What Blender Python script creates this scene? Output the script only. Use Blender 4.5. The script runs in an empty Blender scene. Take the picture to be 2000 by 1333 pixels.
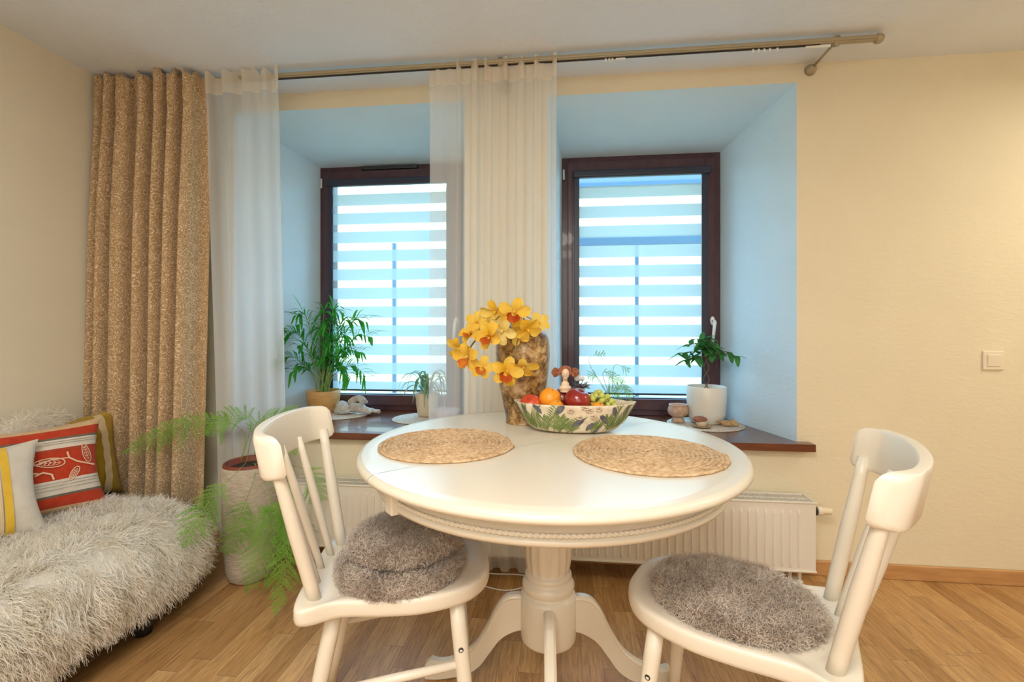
import bpy, math, random
import numpy as np
from mathutils import Vector, Matrix
R = math.radians; PI = math.pi
rng = np.random.default_rng(7); random.seed(7)
S = bpy.context.scene
COL = S.collection

# ------------------------------------------------------------------ camera, world, lights, exposure
cam = bpy.data.cameras.new('camera'); camo = bpy.data.objects.new('camera', cam); COL.objects.link(camo)
camo.location = (0, -2.181, 1.095); camo.rotation_euler = (R(90), 0, math.atan(888.9/8240))
cam.lens = 16.0; cam.sensor_width = 36; cam.shift_y = -0.01025; cam.clip_start = .02
S.camera = camo
S.view_settings.view_transform = 'Standard'; S.view_settings.look = 'None'
S.view_settings.gamma = 1; S.view_settings.use_curve_mapping = False
S.view_settings.exposure = 0.36
S.cycles.use_denoising = True
S.cycles.max_bounces = 10; S.cycles.diffuse_bounces = 5; S.cycles.transparent_max_bounces = 24
S.cycles.caustics_reflective = False; S.cycles.caustics_refractive = False
S.cycles.sample_clamp_indirect = 6

wd = bpy.data.worlds.new('winter_sky'); S.world = wd; wd.use_nodes = True
nt = wd.node_tree; nt.nodes.clear()
tc = nt.nodes.new('ShaderNodeTexCoord'); sx = nt.nodes.new('ShaderNodeSeparateXYZ')
rp = nt.nodes.new('ShaderNodeValToRGB'); bg = nt.nodes.new('ShaderNodeBackground'); ow = nt.nodes.new('ShaderNodeOutputWorld')
nt.links.new(tc.outputs['Generated'], sx.inputs[0]); nt.links.new(sx.outputs[2], rp.inputs[0])
nt.links.new(rp.outputs[0], bg.inputs[0]); nt.links.new(bg.outputs[0], ow.inputs[0])
rp.color_ramp.elements[0].position = 0.0; rp.color_ramp.elements[0].color = (.66, .84, .94, 1)
rp.color_ramp.elements[1].position = .45; rp.color_ramp.elements[1].color = (.30, .64, 1.0, 1)
bg.inputs[1].default_value = 10.5

def light(name, kind, loc, rot, energy, color, **k):
    l = bpy.data.lights.new(name, kind); l.energy = energy; l.color = color
    for a, b in k.items(): setattr(l, a, b)
    o = bpy.data.objects.new(name, l); COL.objects.link(o); o.location = loc; o.rotation_euler = rot
    return o
light('sun', 'SUN', (0, 0, 6), (R(58), 0, R(-12)), 5.5, (1, .90, .70), angle=R(1))
WARM = (1.0, .80, .56)
light('room_ceiling_light', 'AREA', (-.25, -2.45, 2.24), (0, 0, 0), 34, (1, .94, .85), shape='DISK', size=.9)
light('back_ceiling_light', 'AREA', (-.3, -3.6, 2.24), (0, 0, 0), 20, (1, .94, .85), shape='DISK', size=.9)
light('side_ceiling_light', 'AREA', (2.5, -.75, 2.2), (0, 0, 0), 11, (1, .92, .74), shape='DISK', size=.35)
light('rear_cool_fill', 'AREA', (.4, -4.2, 1.5), (R(90), 0, 0), 18, (.88, .94, 1.0), shape='RECTANGLE', size=2.4, size_y=1.3)  # added cool fill behind the camera; the rear wall has no window

# ------------------------------------------------------------------ materials
def mat(name, col, rough=.5, spec=.5, metal=0, sheen=0, trans=0, coat=0):
    m = bpy.data.materials.new(name); m.use_nodes = True
    b = m.node_tree.nodes['Principled BSDF']
    b.inputs['Base Color'].default_value = (*col, 1); b.inputs['Roughness'].default_value = rough
    b.inputs['Metallic'].default_value = metal; b.inputs['Specular IOR Level'].default_value = spec
    b.inputs['Sheen Weight'].default_value = sheen; b.inputs['Coat Weight'].default_value = coat
    return m
def N(m, t, **k):
    n = m.node_tree.nodes.new(t)
    for a, b in k.items():
        if a in n.inputs: n.inputs[a].default_value = b
        else: setattr(n, a, b)
    return n
def L(m, a, b): m.node_tree.links.new(a, b)
def P(m): return m.node_tree.nodes['Principled BSDF']
def coords(m, scale=(1, 1, 1), rot=(0, 0, 0), kind='Object'):
    c = N(m, 'ShaderNodeTexCoord'); mp = N(m, 'ShaderNodeMapping'); mp.inputs['Scale'].default_value = scale
    mp.inputs['Rotation'].default_value = rot; L(m, c.outputs[kind], mp.inputs[0]); return mp.outputs[0]
def ramp(m, fac, stops, interp='LINEAR'):
    r = N(m, 'ShaderNodeValToRGB'); cr = r.color_ramp; cr.interpolation = interp
    while len(cr.elements) < len(stops): cr.elements.new(.5)
    for e, (p, c) in zip(cr.elements, stops): e.position = p; e.color = (*c, 1)
    L(m, fac, r.inputs[0]); return r.outputs[0]
def bump(m, h, strength=.3, dist=.01):
    b = N(m, 'ShaderNodeBump', Strength=strength, Distance=dist); L(m, h, b.inputs['Height']); L(m, b.outputs[0], P(m).inputs['Normal'])
def noise(m, vec, scale, detail=4, rough=.55, dist=0):
    n = N(m, 'ShaderNodeTexNoise', Scale=scale, Detail=detail, Roughness=rough, Distortion=dist); L(m, vec, n.inputs['Vector']); return n.outputs['Fac']
def mixc(m, f, a, b, mode='MIX'):
    x = N(m, 'ShaderNodeMix', data_type='RGBA', blend_type=mode)
    for i, v in ((0, f), (6, a), (7, b)):
        if isinstance(v, (int, float)): x.inputs[i].default_value = v
        elif isinstance(v, tuple): x.inputs[i].default_value = (*v, 1)
        else: L(m, v, x.inputs[i])
    return x.outputs[2]
def noisy(name, c1, c2, scale=20, rough=.5, bs=.2, bscale=None, stretch=(1, 1, 1), detail=4, **k):
    m = mat(name, c1, rough, **k); v = coords(m, stretch); f = noise(m, v, scale, detail)
    L(m, ramp(m, f, [(.3, c1), (.7, c2)]), P(m).inputs['Base Color'])
    if bs: bump(m, noise(m, v, bscale or scale*2, 5), bs)
    return m

def plaster(name, col, bs=.35):
    m = mat(name, col, .85, spec=.25); v = coords(m)
    f = noise(m, v, 2.5, 3)
    L(m, ramp(m, f, [(.3, tuple(c*.97 for c in col)), (.7, tuple(min(1, c*1.02) for c in col))]), P(m).inputs['Base Color'])
    v2 = coords(m, (1, 1, 2.2)); a = N(m, 'ShaderNodeMath', operation='ADD')
    L(m, noise(m, v2, 5, 6, .6, 1.2), a.inputs[0]); L(m, noise(m, v2, 26, 4, .6, .8), a.inputs[1])
    bump(m, a.outputs[0], bs, .012); return m
M = {}
M['wall'] = plaster('cream_plaster', (.79, .715, .53), .16)
M['wall_left'] = plaster('cream_plaster_side', (.79, .735, .59), .14)
M['reveal'] = plaster('daylight_tinted_plaster', (.68, .86, .97), .2)  # blue daylight on the reveals is put into the plaster colour
M['ceiling'] = plaster('ceiling_plaster', (.79, .86, .97), .12)  # cool albedo stands in for blue window light on the ceiling
M['white_paint'] = mat('cream_white_paint', (.76, .70, .59), .34, .5, coat=.05)
M['table_paint'] = mat('table_cream_paint', (.76, .70, .58), .26, .45, coat=.05)
M['radiator'] = mat('radiator_enamel', (.80, .76, .68), .35)
M['dark_gap'] = mat('dark_gap', (.03, .025, .02), .8)
M['plastic'] = mat('ivory_plastic', (.82, .74, .58), .4)
M['black'] = mat('black_rubber', (.02, .02, .025), .5)
M['rail'] = mat('beige_rail_metal', (.42, .36, .24), .4, metal=.3)
M['white_plastic'] = mat('white_plastic', (.85, .86, .85), .3)
M['steel'] = mat('screw_steel', (.05, .05, .045), .5, metal=.3)

m = M['floor'] = mat('oak_strip_parquet', (.5, .3, .12), .38, .5)
c = N(m, 'ShaderNodeTexCoord'); sp = N(m, 'ShaderNodeSeparateXYZ'); L(m, c.outputs['Object'], sp.inputs[0])
def mth(m, op, a, b=None):
    x = N(m, 'ShaderNodeMath', operation=op)
    for i, v in ((0, a), (1, b)):
        if v is None: continue
        if isinstance(v, (int, float)): x.inputs[i].default_value = v
        else: L(m, v, x.inputs[i])
    return x.outputs[0]
row = mth(m, 'DIVIDE', sp.outputs[0], .068); ri = mth(m, 'FLOOR', row)
wn = N(m, 'ShaderNodeTexWhiteNoise', noise_dimensions='1D'); L(m, ri, wn.inputs['W'])
yy = mth(m, 'ADD', mth(m, 'DIVIDE', sp.outputs[1], .47), mth(m, 'MULTIPLY', wn.outputs['Value'], 7.3)); yi = mth(m, 'FLOOR', yy)
cb = N(m, 'ShaderNodeCombineXYZ'); L(m, ri, cb.inputs[0]); L(m, yi, cb.inputs[1])
w2 = N(m, 'ShaderNodeTexWhiteNoise', noise_dimensions='2D'); L(m, cb.outputs[0], w2.inputs['Vector'])
tone = ramp(m, w2.outputs['Value'], [(0, (.45, .24, .085)), (.3, (.54, .30, .115)), (.6, (.62, .36, .145)), (.85, (.70, .43, .19)), (1, (.50, .275, .10))])
# grain, shifted per board
va = N(m, 'ShaderNodeVectorMath', operation='MULTIPLY_ADD'); L(m, w2.outputs['Color'], va.inputs[0]); va.inputs[1].default_value = (9, 9, 9); L(m, c.outputs['Object'], va.inputs[2])
mp = N(m, 'ShaderNodeMapping'); mp.inputs['Scale'].default_value = (14, 1.1, 1); L(m, va.outputs[0], mp.inputs[0])
gr = noise(m, mp.outputs[0], 6, 8, .65, 1.5)
mp2 = N(m, 'ShaderNodeMapping'); mp2.inputs['Scale'].default_value = (55, 1.5, 1); L(m, va.outputs[0], mp2.inputs[0]); g2 = noise(m, mp2.outputs[0], 6, 5, .7, .4)
t1 = mixc(m, .8, tone, ramp(m, gr, [(.3, (.45, .42, .4)), (.5, (.9, .9, .9)), (.7, (1.1, 1.1, 1.1))]), 'MULTIPLY')
t2 = mixc(m, .75, t1, ramp(m, g2, [(.35, (.62, .55, .48)), (.6, (1.08, 1.08, 1.08))]), 'MULTIPLY')
fx = mth(m, 'FRACT', row); fy = mth(m, 'FRACT', yy)
ex = mth(m, 'LESS_THAN', mth(m, 'MINIMUM', fx, mth(m, 'SUBTRACT', 1.0, fx)), .012)
ey = mth(m, 'LESS_THAN', mth(m, 'MINIMUM', fy, mth(m, 'SUBTRACT', 1.0, fy)), .0022)
eg = mth(m, 'MAXIMUM', ex, ey)
L(m, mixc(m, mth(m, 'MULTIPLY', eg, .6), t2, (.10, .055, .02)), P(m).inputs['Base Color'])
bump(m, mth(m, 'SUBTRACT', g2, eg), .12, .002)

m = M['base'] = noisy('oak_baseboard', (.46, .24, .09), (.58, .33, .14), 6, .4, .1, stretch=(1.2, 8, 8))
m = M['sill'] = noisy('dark_red_wood', (.115, .034, .016), (.17, .055, .026), 5, .22, .03, stretch=(1.5, 9, 9), coat=.3)
m = M['frame'] = noisy('mahogany_frame', (.060, .022, .030), (.088, .034, .040), 5, .3, .05, stretch=(6, 6, 2), coat=.15)
M['frame_dark'] = mat('dark_window_gasket', (.02, .022, .035), .35)
M['guide'] = mat('navy_blind_guide', (.030, .033, .055), .35)

m = M['glass'] = bpy.data.materials.new('window_glass'); m.use_nodes = True; m.node_tree.nodes.remove(P(m))
o = m.node_tree.nodes['Material Output']; tr = N(m, 'ShaderNodeBsdfTransparent'); gl = N(m, 'ShaderNodeBsdfGlossy', Roughness=.02); mx = N(m, 'ShaderNodeMixShader')
fr = N(m, 'ShaderNodeFresnel', IOR=1.45); L(m, fr.outputs[0], mx.inputs[0]); L(m, tr.outputs[0], mx.inputs[1]); L(m, gl.outputs[0], mx.inputs[2]); L(m, mx.outputs[0], o.inputs[0])
tr.inputs[0].default_value = (.95, .98, 1, 1)

def cloth(name, col, alpha, transl=.5, extra=None):
    m = bpy.data.materials.new(name); m.use_nodes = True; m.node_tree.nodes.remove(P(m))
    o = m.node_tree.nodes['Material Output']
    d = N(m, 'ShaderNodeBsdfDiffuse'); t = N(m, 'ShaderNodeBsdfTranslucent'); tr = N(m, 'ShaderNodeBsdfTransparent')
    d.inputs[0].default_value = (*col, 1); t.inputs[0].default_value = (*col, 1)
    a = N(m, 'ShaderNodeMixShader'); a.inputs[0].default_value = transl; L(m, d.outputs[0], a.inputs[1]); L(m, t.outputs[0], a.inputs[2])
    b = N(m, 'ShaderNodeMixShader'); b.inputs[0].default_value = alpha; L(m, tr.outputs[0], b.inputs[1]); L(m, a.outputs[0], b.inputs[2])
    L(m, b.outputs[0], o.inputs[0]); m['mixn'] = b.name; return m, b, d, t
M['sheer'] = cloth('white_voile', (.95, .94, .92), .49, .48)[0]
M['sheer_head'] = cloth('voile_heading_tape', (.86, .76, .62), .78, .4)[0]
# zebra blind: dense and see-through bands along z
m, b, d, t = cloth('zebra_blind_fabric', (.36, .435, .44), .9, .55); M['blind'] = m
c = N(m, 'ShaderNodeTexCoord'); sp = N(m, 'ShaderNodeSeparateXYZ'); L(m, c.outputs['Object'], sp.inputs[0])
z = mth(m, 'FRACT', mth(m, 'DIVIDE', mth(m, 'ADD', sp.outputs[2], .0), .1165))
st = ramp(m, z, [(0, (.92, .92, .92)), (.57, (.92, .92, .92)), (.60, (.20, .20, .20)), (.97, (.20, .20, .20)), (1, (.92, .92, .92))])
wv = coords(m, (3, 1, 260)); f = noise(m, wv, 3, 2)
L(m, mth(m, 'ADD', st, mth(m, 'MULTIPLY', mth(m, 'SUBTRACT', f, .5), .10)), b.inputs[0])

# fabrics
m = M['brown_fabric'] = mat('brown_paisley_fabric', (.3, .2, .1), .9, .2, sheen=.2)
v = coords(m, kind='UV'); vo = N(m, 'ShaderNodeTexVoronoi', Scale=26.0, Randomness=.55); L(m, v, vo.inputs['Vector'])
wv = N(m, 'ShaderNodeMath', operation='SINE'); L(m, mth(m, 'MULTIPLY', vo.outputs['Distance'], 34.0), wv.inputs[0])
n2 = noise(m, v, 60, 4, .6, 2.5)
f = mth(m, 'ADD', mth(m, 'MULTIPLY', wv.outputs[0], .10), n2)
L(m, ramp(m, f, [(.36, (.36, .235, .12)), (.54, (.50, .345, .19)), (.68, (.78, .62, .42))]), P(m).inputs['Base Color'])
bump(m, f, .25, .002)
def woven(name, c1, c2, scale=1):
    m = mat(name, c1, .9, .15, sheen=.15); v = coords(m)
    w1 = N(m, 'ShaderNodeTexWave', bands_direction='X', Scale=140*scale, Distortion=1.5); w2 = N(m, 'ShaderNodeTexWave', bands_direction='Z', Scale=140*scale, Distortion=1.5)
    L(m, v, w1.inputs['Vector']); L(m, v, w2.inputs['Vector'])
    f = mth(m, 'MULTIPLY', w1.outputs['Fac'], w2.outputs['Fac']); g = noise(m, v, 30, 4)
    L(m, ramp(m, mth(m, 'ADD', mth(m, 'MULTIPLY', f, .5), mth(m, 'MULTIPLY', g, .7)), [(.25, c1), (.8, c2)]), P(m).inputs['Base Color'])
    bump(m, f, .4, .002); return m
M['mustard'] = woven('mustard_linen', (.36, .22, .015), (.58, .38, .04))
M['linen'] = woven('pale_linen', (.62, .56, .47), (.80, .75, .66))
M['red_cloth'] = woven('red_linen', (.42, .035, .012), (.60, .075, .03))
M['tan_cloth'] = woven('tan_linen', (.60, .40, .21), (.75, .54, .33))
M['grey_cloth'] = woven('grey_stripe', (.12, .10, .08), (.22, .19, .15))
M['cream_trim'] = woven('cream_braid', (.60, .46, .26), (.80, .68, .46), .6)
M['yellow_trim'] = woven('yellow_braid', (.70, .42, .03), (.85, .58, .08))
M['embroidery'] = mat('peach_thread', (.78, .50, .34), .8)
M['fur'] = noisy('cream_wool', (.84, .77, .65), (.95, .92, .84), 9, .9, 0)
M['fur_taupe'] = noisy('taupe_wool', (.34, .26, .20), (.62, .53, .45), 22, .9, 0)
M['dark_base'] = mat('dark_bed_base', (.025, .02, .018), .7)
# jute: rings from object coordinates
m = M['jute'] = mat('jute_braid', (.6, .4, .2), .85, .2); v = coords(m)
n1 = noise(m, v, 90, 5); L(m, ramp(m, n1, [(.3, (.38, .23, .115)), (.5, (.60, .41, .235)), (.72, (.78, .58, .37))]), P(m).inputs['Base Color']); bump(m, n1, .5, .002)
m = M['jute_pale'] = mat('pale_jute', (.7, .6, .5), .85, .2); v = coords(m)
n1 = noise(m, v, 110, 4); L(m, ramp(m, n1, [(.3, (.50, .40, .30)), (.7, (.78, .70, .60))]), P(m).inputs['Base Color']); bump(m, n1, .5, .002)
# vase
m = M['vase'] = mat('mottled_gold_glaze', (.4, .3, .15), .35, .5, coat=.2); v = coords(m)
n1 = noise(m, v, 13, 6, .7, 1.0); n2 = noise(m, v, 45, 5, .75, .5)
f = mth(m, 'ADD', mth(m, 'MULTIPLY', n1, .62), mth(m, 'MULTIPLY', n2, .42))
L(m, ramp(m, f, [(.41, (.05, .02, .008)), (.48, (.18, .085, .022)), (.53, (.36, .21, .07)), (.58, (.50, .33, .15)), (.68, (.76, .60, .38))]), P(m).inputs['Base Color']); bump(m, n2, .3, .004)
m = M['bowl'] = noisy('decoupage_cream', (.62, .50, .34), (.80, .70, .54), 30, .4, .5, 60)
M['paint_green'] = noisy('painted_green', (.10, .16, .035), (.22, .27, .07), 40, .4, .1)
M['paint_slate'] = noisy('painted_slate', (.06, .06, .085), (.16, .15, .18), 60, .4, .2)
M['paint_cream'] = noisy('raised_cream_rosette', (.66, .47, .32), (.85, .70, .55), 80, .5, .5)
M['apple'] = noisy('dark_red_apple', (.22, .012, .014), (.36, .035, .025), 12, .22, .03, coat=.3)
M['apple_dark'] = noisy('wine_red_apple', (.12, .010, .014), (.22, .02, .02), 14, .25, .03, coat=.3)
M['nectarine'] = noisy('nectarine_skin', (.50, .035, .02), (.70, .12, .035), 8, .3, .03)
m = M['orange'] = mat('orange_peel', (.90, .33, .02), .38); v = coords(m); bump(m, noise(m, v, 160, 2), .25, .002)
m = M['grape'] = mat('green_grape_skin', (.52, .56, .12), .22); P(m).inputs['Subsurface Weight'].default_value = .35; P(m).inputs['Subsurface Radius'].default_value = (.01, .01, .004); P(m).inputs['Subsurface Scale'].default_value = .5
M['stem'] = mat('brown_stem', (.16, .09, .04), .7)
def leafm(name, c1, c2, tr=.35):
    m, b, d, t = cloth(name, c1, 1.0, tr); v = coords(m); f = noise(m, v, 14, 3); c = ramp(m, f, [(.3, c1), (.7, c2)])
    L(m, c, d.inputs[0]); L(m, c, t.inputs[0]); return m
M['leaf_palm'] = leafm('palm_leaf', (.03, .24, .04), (.10, .46, .06))
M['leaf_fern'] = leafm('fern_needles', (.15, .36, .04), (.30, .54, .10), .4)
M['leaf_ficus'] = leafm('ficus_leaf', (.04, .19, .06), (.11, .32, .08))
M['leaf_spider'] = leafm('variegated_leaf', (.10, .25, .10), (.42, .52, .34))
M['palm_stem'] = mat('palm_stem', (.22, .34, .07), .5)
M['petal'] = leafm('orchid_petal', (.86, .50, .035), (.90, .66, .16), .3)
M['petal_pale'] = leafm('pale_orchid_petal', (.88, .68, .16), (.90, .76, .34), .3)
M['lip'] = leafm('orchid_lip', (.38, .045, .012), (.70, .24, .04), .2)
M['lip_gold'] = leafm('orchid_lip_gold', (.82, .42, .03), (.70, .20, .03), .2)
M['orchid_stem'] = mat('orchid_stem', (.20, .17, .06), .6)
M['soil'] = noisy('potting_soil', (.03, .018, .012), (.07, .04, .025), 60, .95, .8, 90)
M['terracotta'] = mat('terracotta', (.22, .045, .02), .6)
m = M['floor_pot'] = mat('ribbed_stone_pot', (.6, .52, .42), .8, .2); v = coords(m, (1, 1, 6)); f = noise(m, v, 34, 6, .7)
L(m, ramp(m, f, [(.3, (.42, .34, .25)), (.55, (.66, .58, .47)), (.75, (.78, .71, .61))]), P(m).inputs['Base Color']); bump(m, f, .9, .008)
m = M['bamboo'] = mat('wood_fibre_pot', (.62, .34, .1), .5); v = coords(m, (1, 1, 14)); f = noise(m, v, 12, 4)
L(m, ramp(m, f, [(.3, (.50, .25, .07)), (.7, (.70, .41, .14))]), P(m).inputs['Base Color'])
M['cream_pot'] = mat('cream_ceramic', (.72, .58, .40), .4)
M['white_pot'] = mat('white_ceramic', (.80, .77, .68), .35)
M['cherub'] = noisy('weathered_stone', (.36, .32, .27), (.66, .62, .55), 30, .7, .5, 70)
M['crystal'] = noisy('textured_glass', (.50, .46, .50), (.74, .70, .74), 50, .2, .6, 70)
M['clay_jug'] = noisy('pink_clay', (.48, .28, .17), (.66, .48, .36), 40, .5, .2)
M['cork'] = noisy('cork_slice', (.36, .20, .09), (.55, .36, .20), 40, .8, .3)
M['ginger'] = noisy('dried_root', (.40, .22, .09), (.60, .40, .20), 30, .7, .4)
M['hair_clay'] = noisy('auburn_clay', (.22, .06, .03), (.42, .15, .07), 70, .4, .7, 90)
M['skin_clay'] = noisy('ivory_clay', (.66, .48, .32), (.78, .62, .45), 20, .4, .1)
M['white_cloth'] = mat('white_cotton', (.74, .76, .78), .8)
M['snow'] = noisy('thawing_winter_ground', (.19, .145, .075), (.26, .20, .105), .8, .9, 0)
M['post'] = mat('outdoor_post', (.05, .11, .19), .6)
M['fur'] = leafm('cream_wool', (.90, .85, .75), (.97, .95, .90), .42)
M['fur_taupe'] = leafm('taupe_wool', (.52, .43, .36), (.82, .74, .66), .38)

# ------------------------------------------------------------------ mesh helpers
def OB(name, V, F, m, parent=None, loc=None, smooth=True, uv=None):
    me = bpy.data.meshes.new(name)
    V = np.asarray(V, dtype=np.float64)
    if isinstance(F, np.ndarray):
        n, k = F.shape; me.vertices.add(len(V)); me.vertices.foreach_set('co', V.ravel())
        me.loops.add(n*k); me.loops.foreach_set('vertex_index', F.ravel().astype(np.int32))
        me.polygons.add(n); me.polygons.foreach_set('loop_start', np.arange(0, n*k, k, dtype=np.int32))
        try: me.polygons.foreach_set('loop_total', np.full(n, k, dtype=np.int32))
        except Exception: pass
        me.update(calc_edges=True)
    else: me.from_pydata([tuple(v) for v in V], [], F); me.update()
    me.validate()
    if smooth: me.polygons.foreach_set('use_smooth', [True]*len(me.polygons))
    if uv is not None:
        ul = me.uv_layers.new(name='UVMap'); li = np.empty(len(me.loops), dtype=np.int32); me.loops.foreach_get('vertex_index', li)
        ul.data.foreach_set('uv', np.asarray(uv)[li].ravel())
    for q in (m if isinstance(m, (list, tuple)) else [m]): me.materials.append(q)
    o = bpy.data.objects.new(name, me); COL.objects.link(o)
    if parent is not None: o.parent = parent
    if loc is not None: o.location = loc
    return o
class MB:
    def __init__(s): s.V = []; s.F = []; s.n = 0
    def add(s, V, F):
        V = [tuple(v) for v in V]; s.V += V; s.F += [tuple(i+s.n for i in f) for f in F]; s.n += len(V); return s
    def box(s, x0, x1, y0, y1, z0, z1, T=None):
        V = [(x, y, z) for x in (x0, x1) for y in (y0, y1) for z in (z0, z1)]
        if T is not None: V = [tuple(T @ Vector(v)) for v in V]
        return s.add(V, [(0, 1, 3, 2), (4, 6, 7, 5), (0, 4, 5, 1), (2, 3, 7, 6), (0, 2, 6, 4), (1, 5, 7, 3)])
    def tube(s, pts, r, n=10, caps=True):
        V, F = tube(pts, r, n, caps); return s.add(V, F)
    def build(s, name, m, parent=None, loc=None, smooth=False, bevel=0, seg=2):
        o = OB(name, s.V, s.F, m, parent, loc, smooth)
        if bevel:
            b = o.modifiers.new('bevel', 'BEVEL'); b.width = bevel; b.segments = seg; b.limit_method = 'ANGLE'; b.angle_limit = R(35)
            o.data.polygons.foreach_set('use_smooth', [True]*len(o.data.polygons))
            w = o.modifiers.new('wn', 'WEIGHTED_NORMAL'); w.keep_sharp = True
        return o
def tube(pts, r, n=10, caps=True):
    P_ = [Vector(p) for p in pts]; k = len(P_); rr = r if hasattr(r, '__len__') else [r]*k
    V = []; F = []; u = None
    for i, p in enumerate(P_):
        t = (P_[min(i+1, k-1)]-P_[max(i-1, 0)])
        t = t.normalized() if t.length > 1e-9 else Vector((0, 0, 1))
        if u is None: u = t.orthogonal().normalized()
        u = (u - t*u.dot(t)); u = u.normalized() if u.length > 1e-6 else t.orthogonal().normalized()
        w = t.cross(u)
        for j in range(n):
            a = 2*PI*j/n; V.append(tuple(p + (u*math.cos(a)+w*math.sin(a))*rr[i]))
    for i in range(k-1):
        for j in range(n): F.append((i*n+j, i*n+(j+1) % n, (i+1)*n+(j+1) % n, (i+1)*n+j))
    if caps: F.append(tuple(range(n))[::-1]); F.append(tuple((k-1)*n+j for j in range(n)))
    return V, F
def spline(P_, n=8):
    P_ = np.array(P_, float); Q = np.vstack([2*P_[0]-P_[1], P_, 2*P_[-1]-P_[-2]]); o = []
    for i in range(1, len(Q)-2):
        for k in range(n):
            t = k/n; p0, p1, p2, p3 = Q[i-1:i+3]
            o.append(.5*((2*p1)+(-p0+p2)*t+(2*p0-5*p1+4*p2-p3)*t*t+(-p0+3*p1-3*p2+p3)*t**3))
    o.append(Q[-2]); return np.array(o)
def lathe(prof, n=40, sx=1, sy=1, close=False):
    V = []; F = []
    for r, z in prof:
        for j in range(n):
            a = 2*PI*j/n; V.append((r*math.cos(a)*sx, r*math.sin(a)*sy, z))
    k = len(prof)
    for i in range(k-1):
        for j in range(n): F.append((i*n+j, i*n+(j+1) % n, (i+1)*n+(j+1) % n, (i+1)*n+j))
    F.append(tuple(range(n))[::-1]); F.append(tuple((k-1)*n+j for j in range(n)))
    return V, F
def LA(name, prof, m, parent=None, loc=None, n=40, sx=1, sy=1):
    V, F = lathe(prof, n, sx, sy); return OB(name, V, F, m, parent, loc)
def blob(name, pts, m, parent=None, res=.35, loc=None):
    """one continuous surface through overlapping balls (metaball-like) -- voxel-remeshed in place"""
    mb = MB()
    for (x, y, z, rx, ry, rz) in pts:
        nu, nv = 16, 10; V = []; F = []
        for i in range(nv+1):
            ph = PI*i/nv
            for j in range(nu):
                a = 2*PI*j/nu; V.append((x+rx*math.sin(ph)*math.cos(a), y+ry*math.sin(ph)*math.sin(a), z+rz*math.cos(ph)))
        for i in range(nv):
            for j in range(nu): F.append((i*nu+j, (i+1)*nu+j, (i+1)*nu+(j+1) % nu, i*nu+(j+1) % nu))
        mb.add(V, F)
    o = mb.build(name, m, parent, loc, True)
    r = o.modifiers.new('remesh', 'REMESH'); r.mode = 'VOXEL'; r.voxel_size = res; r.use_smooth_shade = True
    s = o.modifiers.new('smooth', 'SMOOTH'); s.factor = .6; s.iterations = 3
    return o
def tag(o, label=None, cat=None, group=None, kind=None):
    if label: o['label'] = label
    if cat: o['category'] = cat
    if group: o['group'] = group
    if kind: o['kind'] = kind
    return o
def E(name, loc=(0, 0, 0), rz=0):
    o = bpy.data.objects.new(name, None); COL.objects.link(o); o.location = loc; o.rotation_euler = (0, 0, rz); o.empty_display_size = .05; return o
def ST(o): o['kind'] = 'structure'; return o
def copy_tree(o, parent=None):
    c = o.copy(); COL.objects.link(c)
    if parent is not None: c.parent = parent
    for ch in [x for x in bpy.data.objects if x.parent == o and x is not c]: copy_tree(ch, c)
    return c

# strands: flat ribbons grown from roots along normals
def strands(roots, nrm, length, width, seg=4, curl=.4, droop=.6, lean=None, jitter=.5, wave=0., freq=3.):
    n = len(roots); ln = length*(.6+.6*rng.random(n))[:, None]  # length: number or column
    d = nrm + jitter*rng.normal(size=(n, 3)); 
    if lean is not None: d = d + lean
    d /= np.linalg.norm(d, axis=1)[:, None]
    side = np.cross(d, rng.normal(size=(n, 3))); side /= np.linalg.norm(side, axis=1)[:, None]
    c2 = np.cross(d, side); p = roots.copy(); ph = rng.random(n)[:, None]*6.28
    V = np.empty((n, seg+1, 2, 3)); cur = d.copy(); k1 = curl*rng.normal(size=(n, 1))
    for i in range(seg+1):
        w = width*(1-.75*i/seg)
        off = wave*(side*np.sin(ph+freq*i/seg*6.28)+c2*np.cos(ph+freq*i/seg*6.28))*min(1, i/1.5)
        V[:, i, 0] = p+off-side*w/2; V[:, i, 1] = p+off+side*w/2
        cur = cur + side*k1*.0 + c2*k1/seg + np.array([0, 0, -droop/seg]); cur /= np.linalg.norm(cur, axis=1)[:, None]
        p = p + cur*ln/seg
    idx = np.arange(n)[:, None]*(2*(seg+1)); s = np.arange(seg)[None, :]*2
    F = np.stack([idx+s, idx+s+1, idx+s+3, idx+s+2], -1).reshape(-1, 4)
    return V.reshape(-1, 3), F
def sample(V, F, n, rgn=None):
    """random points + normals on triangulated quads"""
    V = np.asarray(V, float); T = []
    for f in F:
        for i in range(1, len(f)-1): T.append((f[0], f[i], f[i+1]))
    T = np.array(T); a, b, c = V[T[:, 0]], V[T[:, 1]], V[T[:, 2]]; cr = np.cross(b-a, c-a); ar = np.linalg.norm(cr, axis=1)
    if rgn is not None: ar = ar*rgn((a+b+c)/3)
    i = rng.choice(len(T), n, p=ar/ar.sum()); u = rng.random((n, 2)); s = u.sum(1) > 1; u[s] = 1-u[s]
    p = a[i]+(b-a)[i]*u[:, :1]+(c-a)[i]*u[:, 1:]; nn = cr[i]/(np.linalg.norm(cr[i], axis=1)[:, None]+1e-12)
    return p, nn
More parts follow.
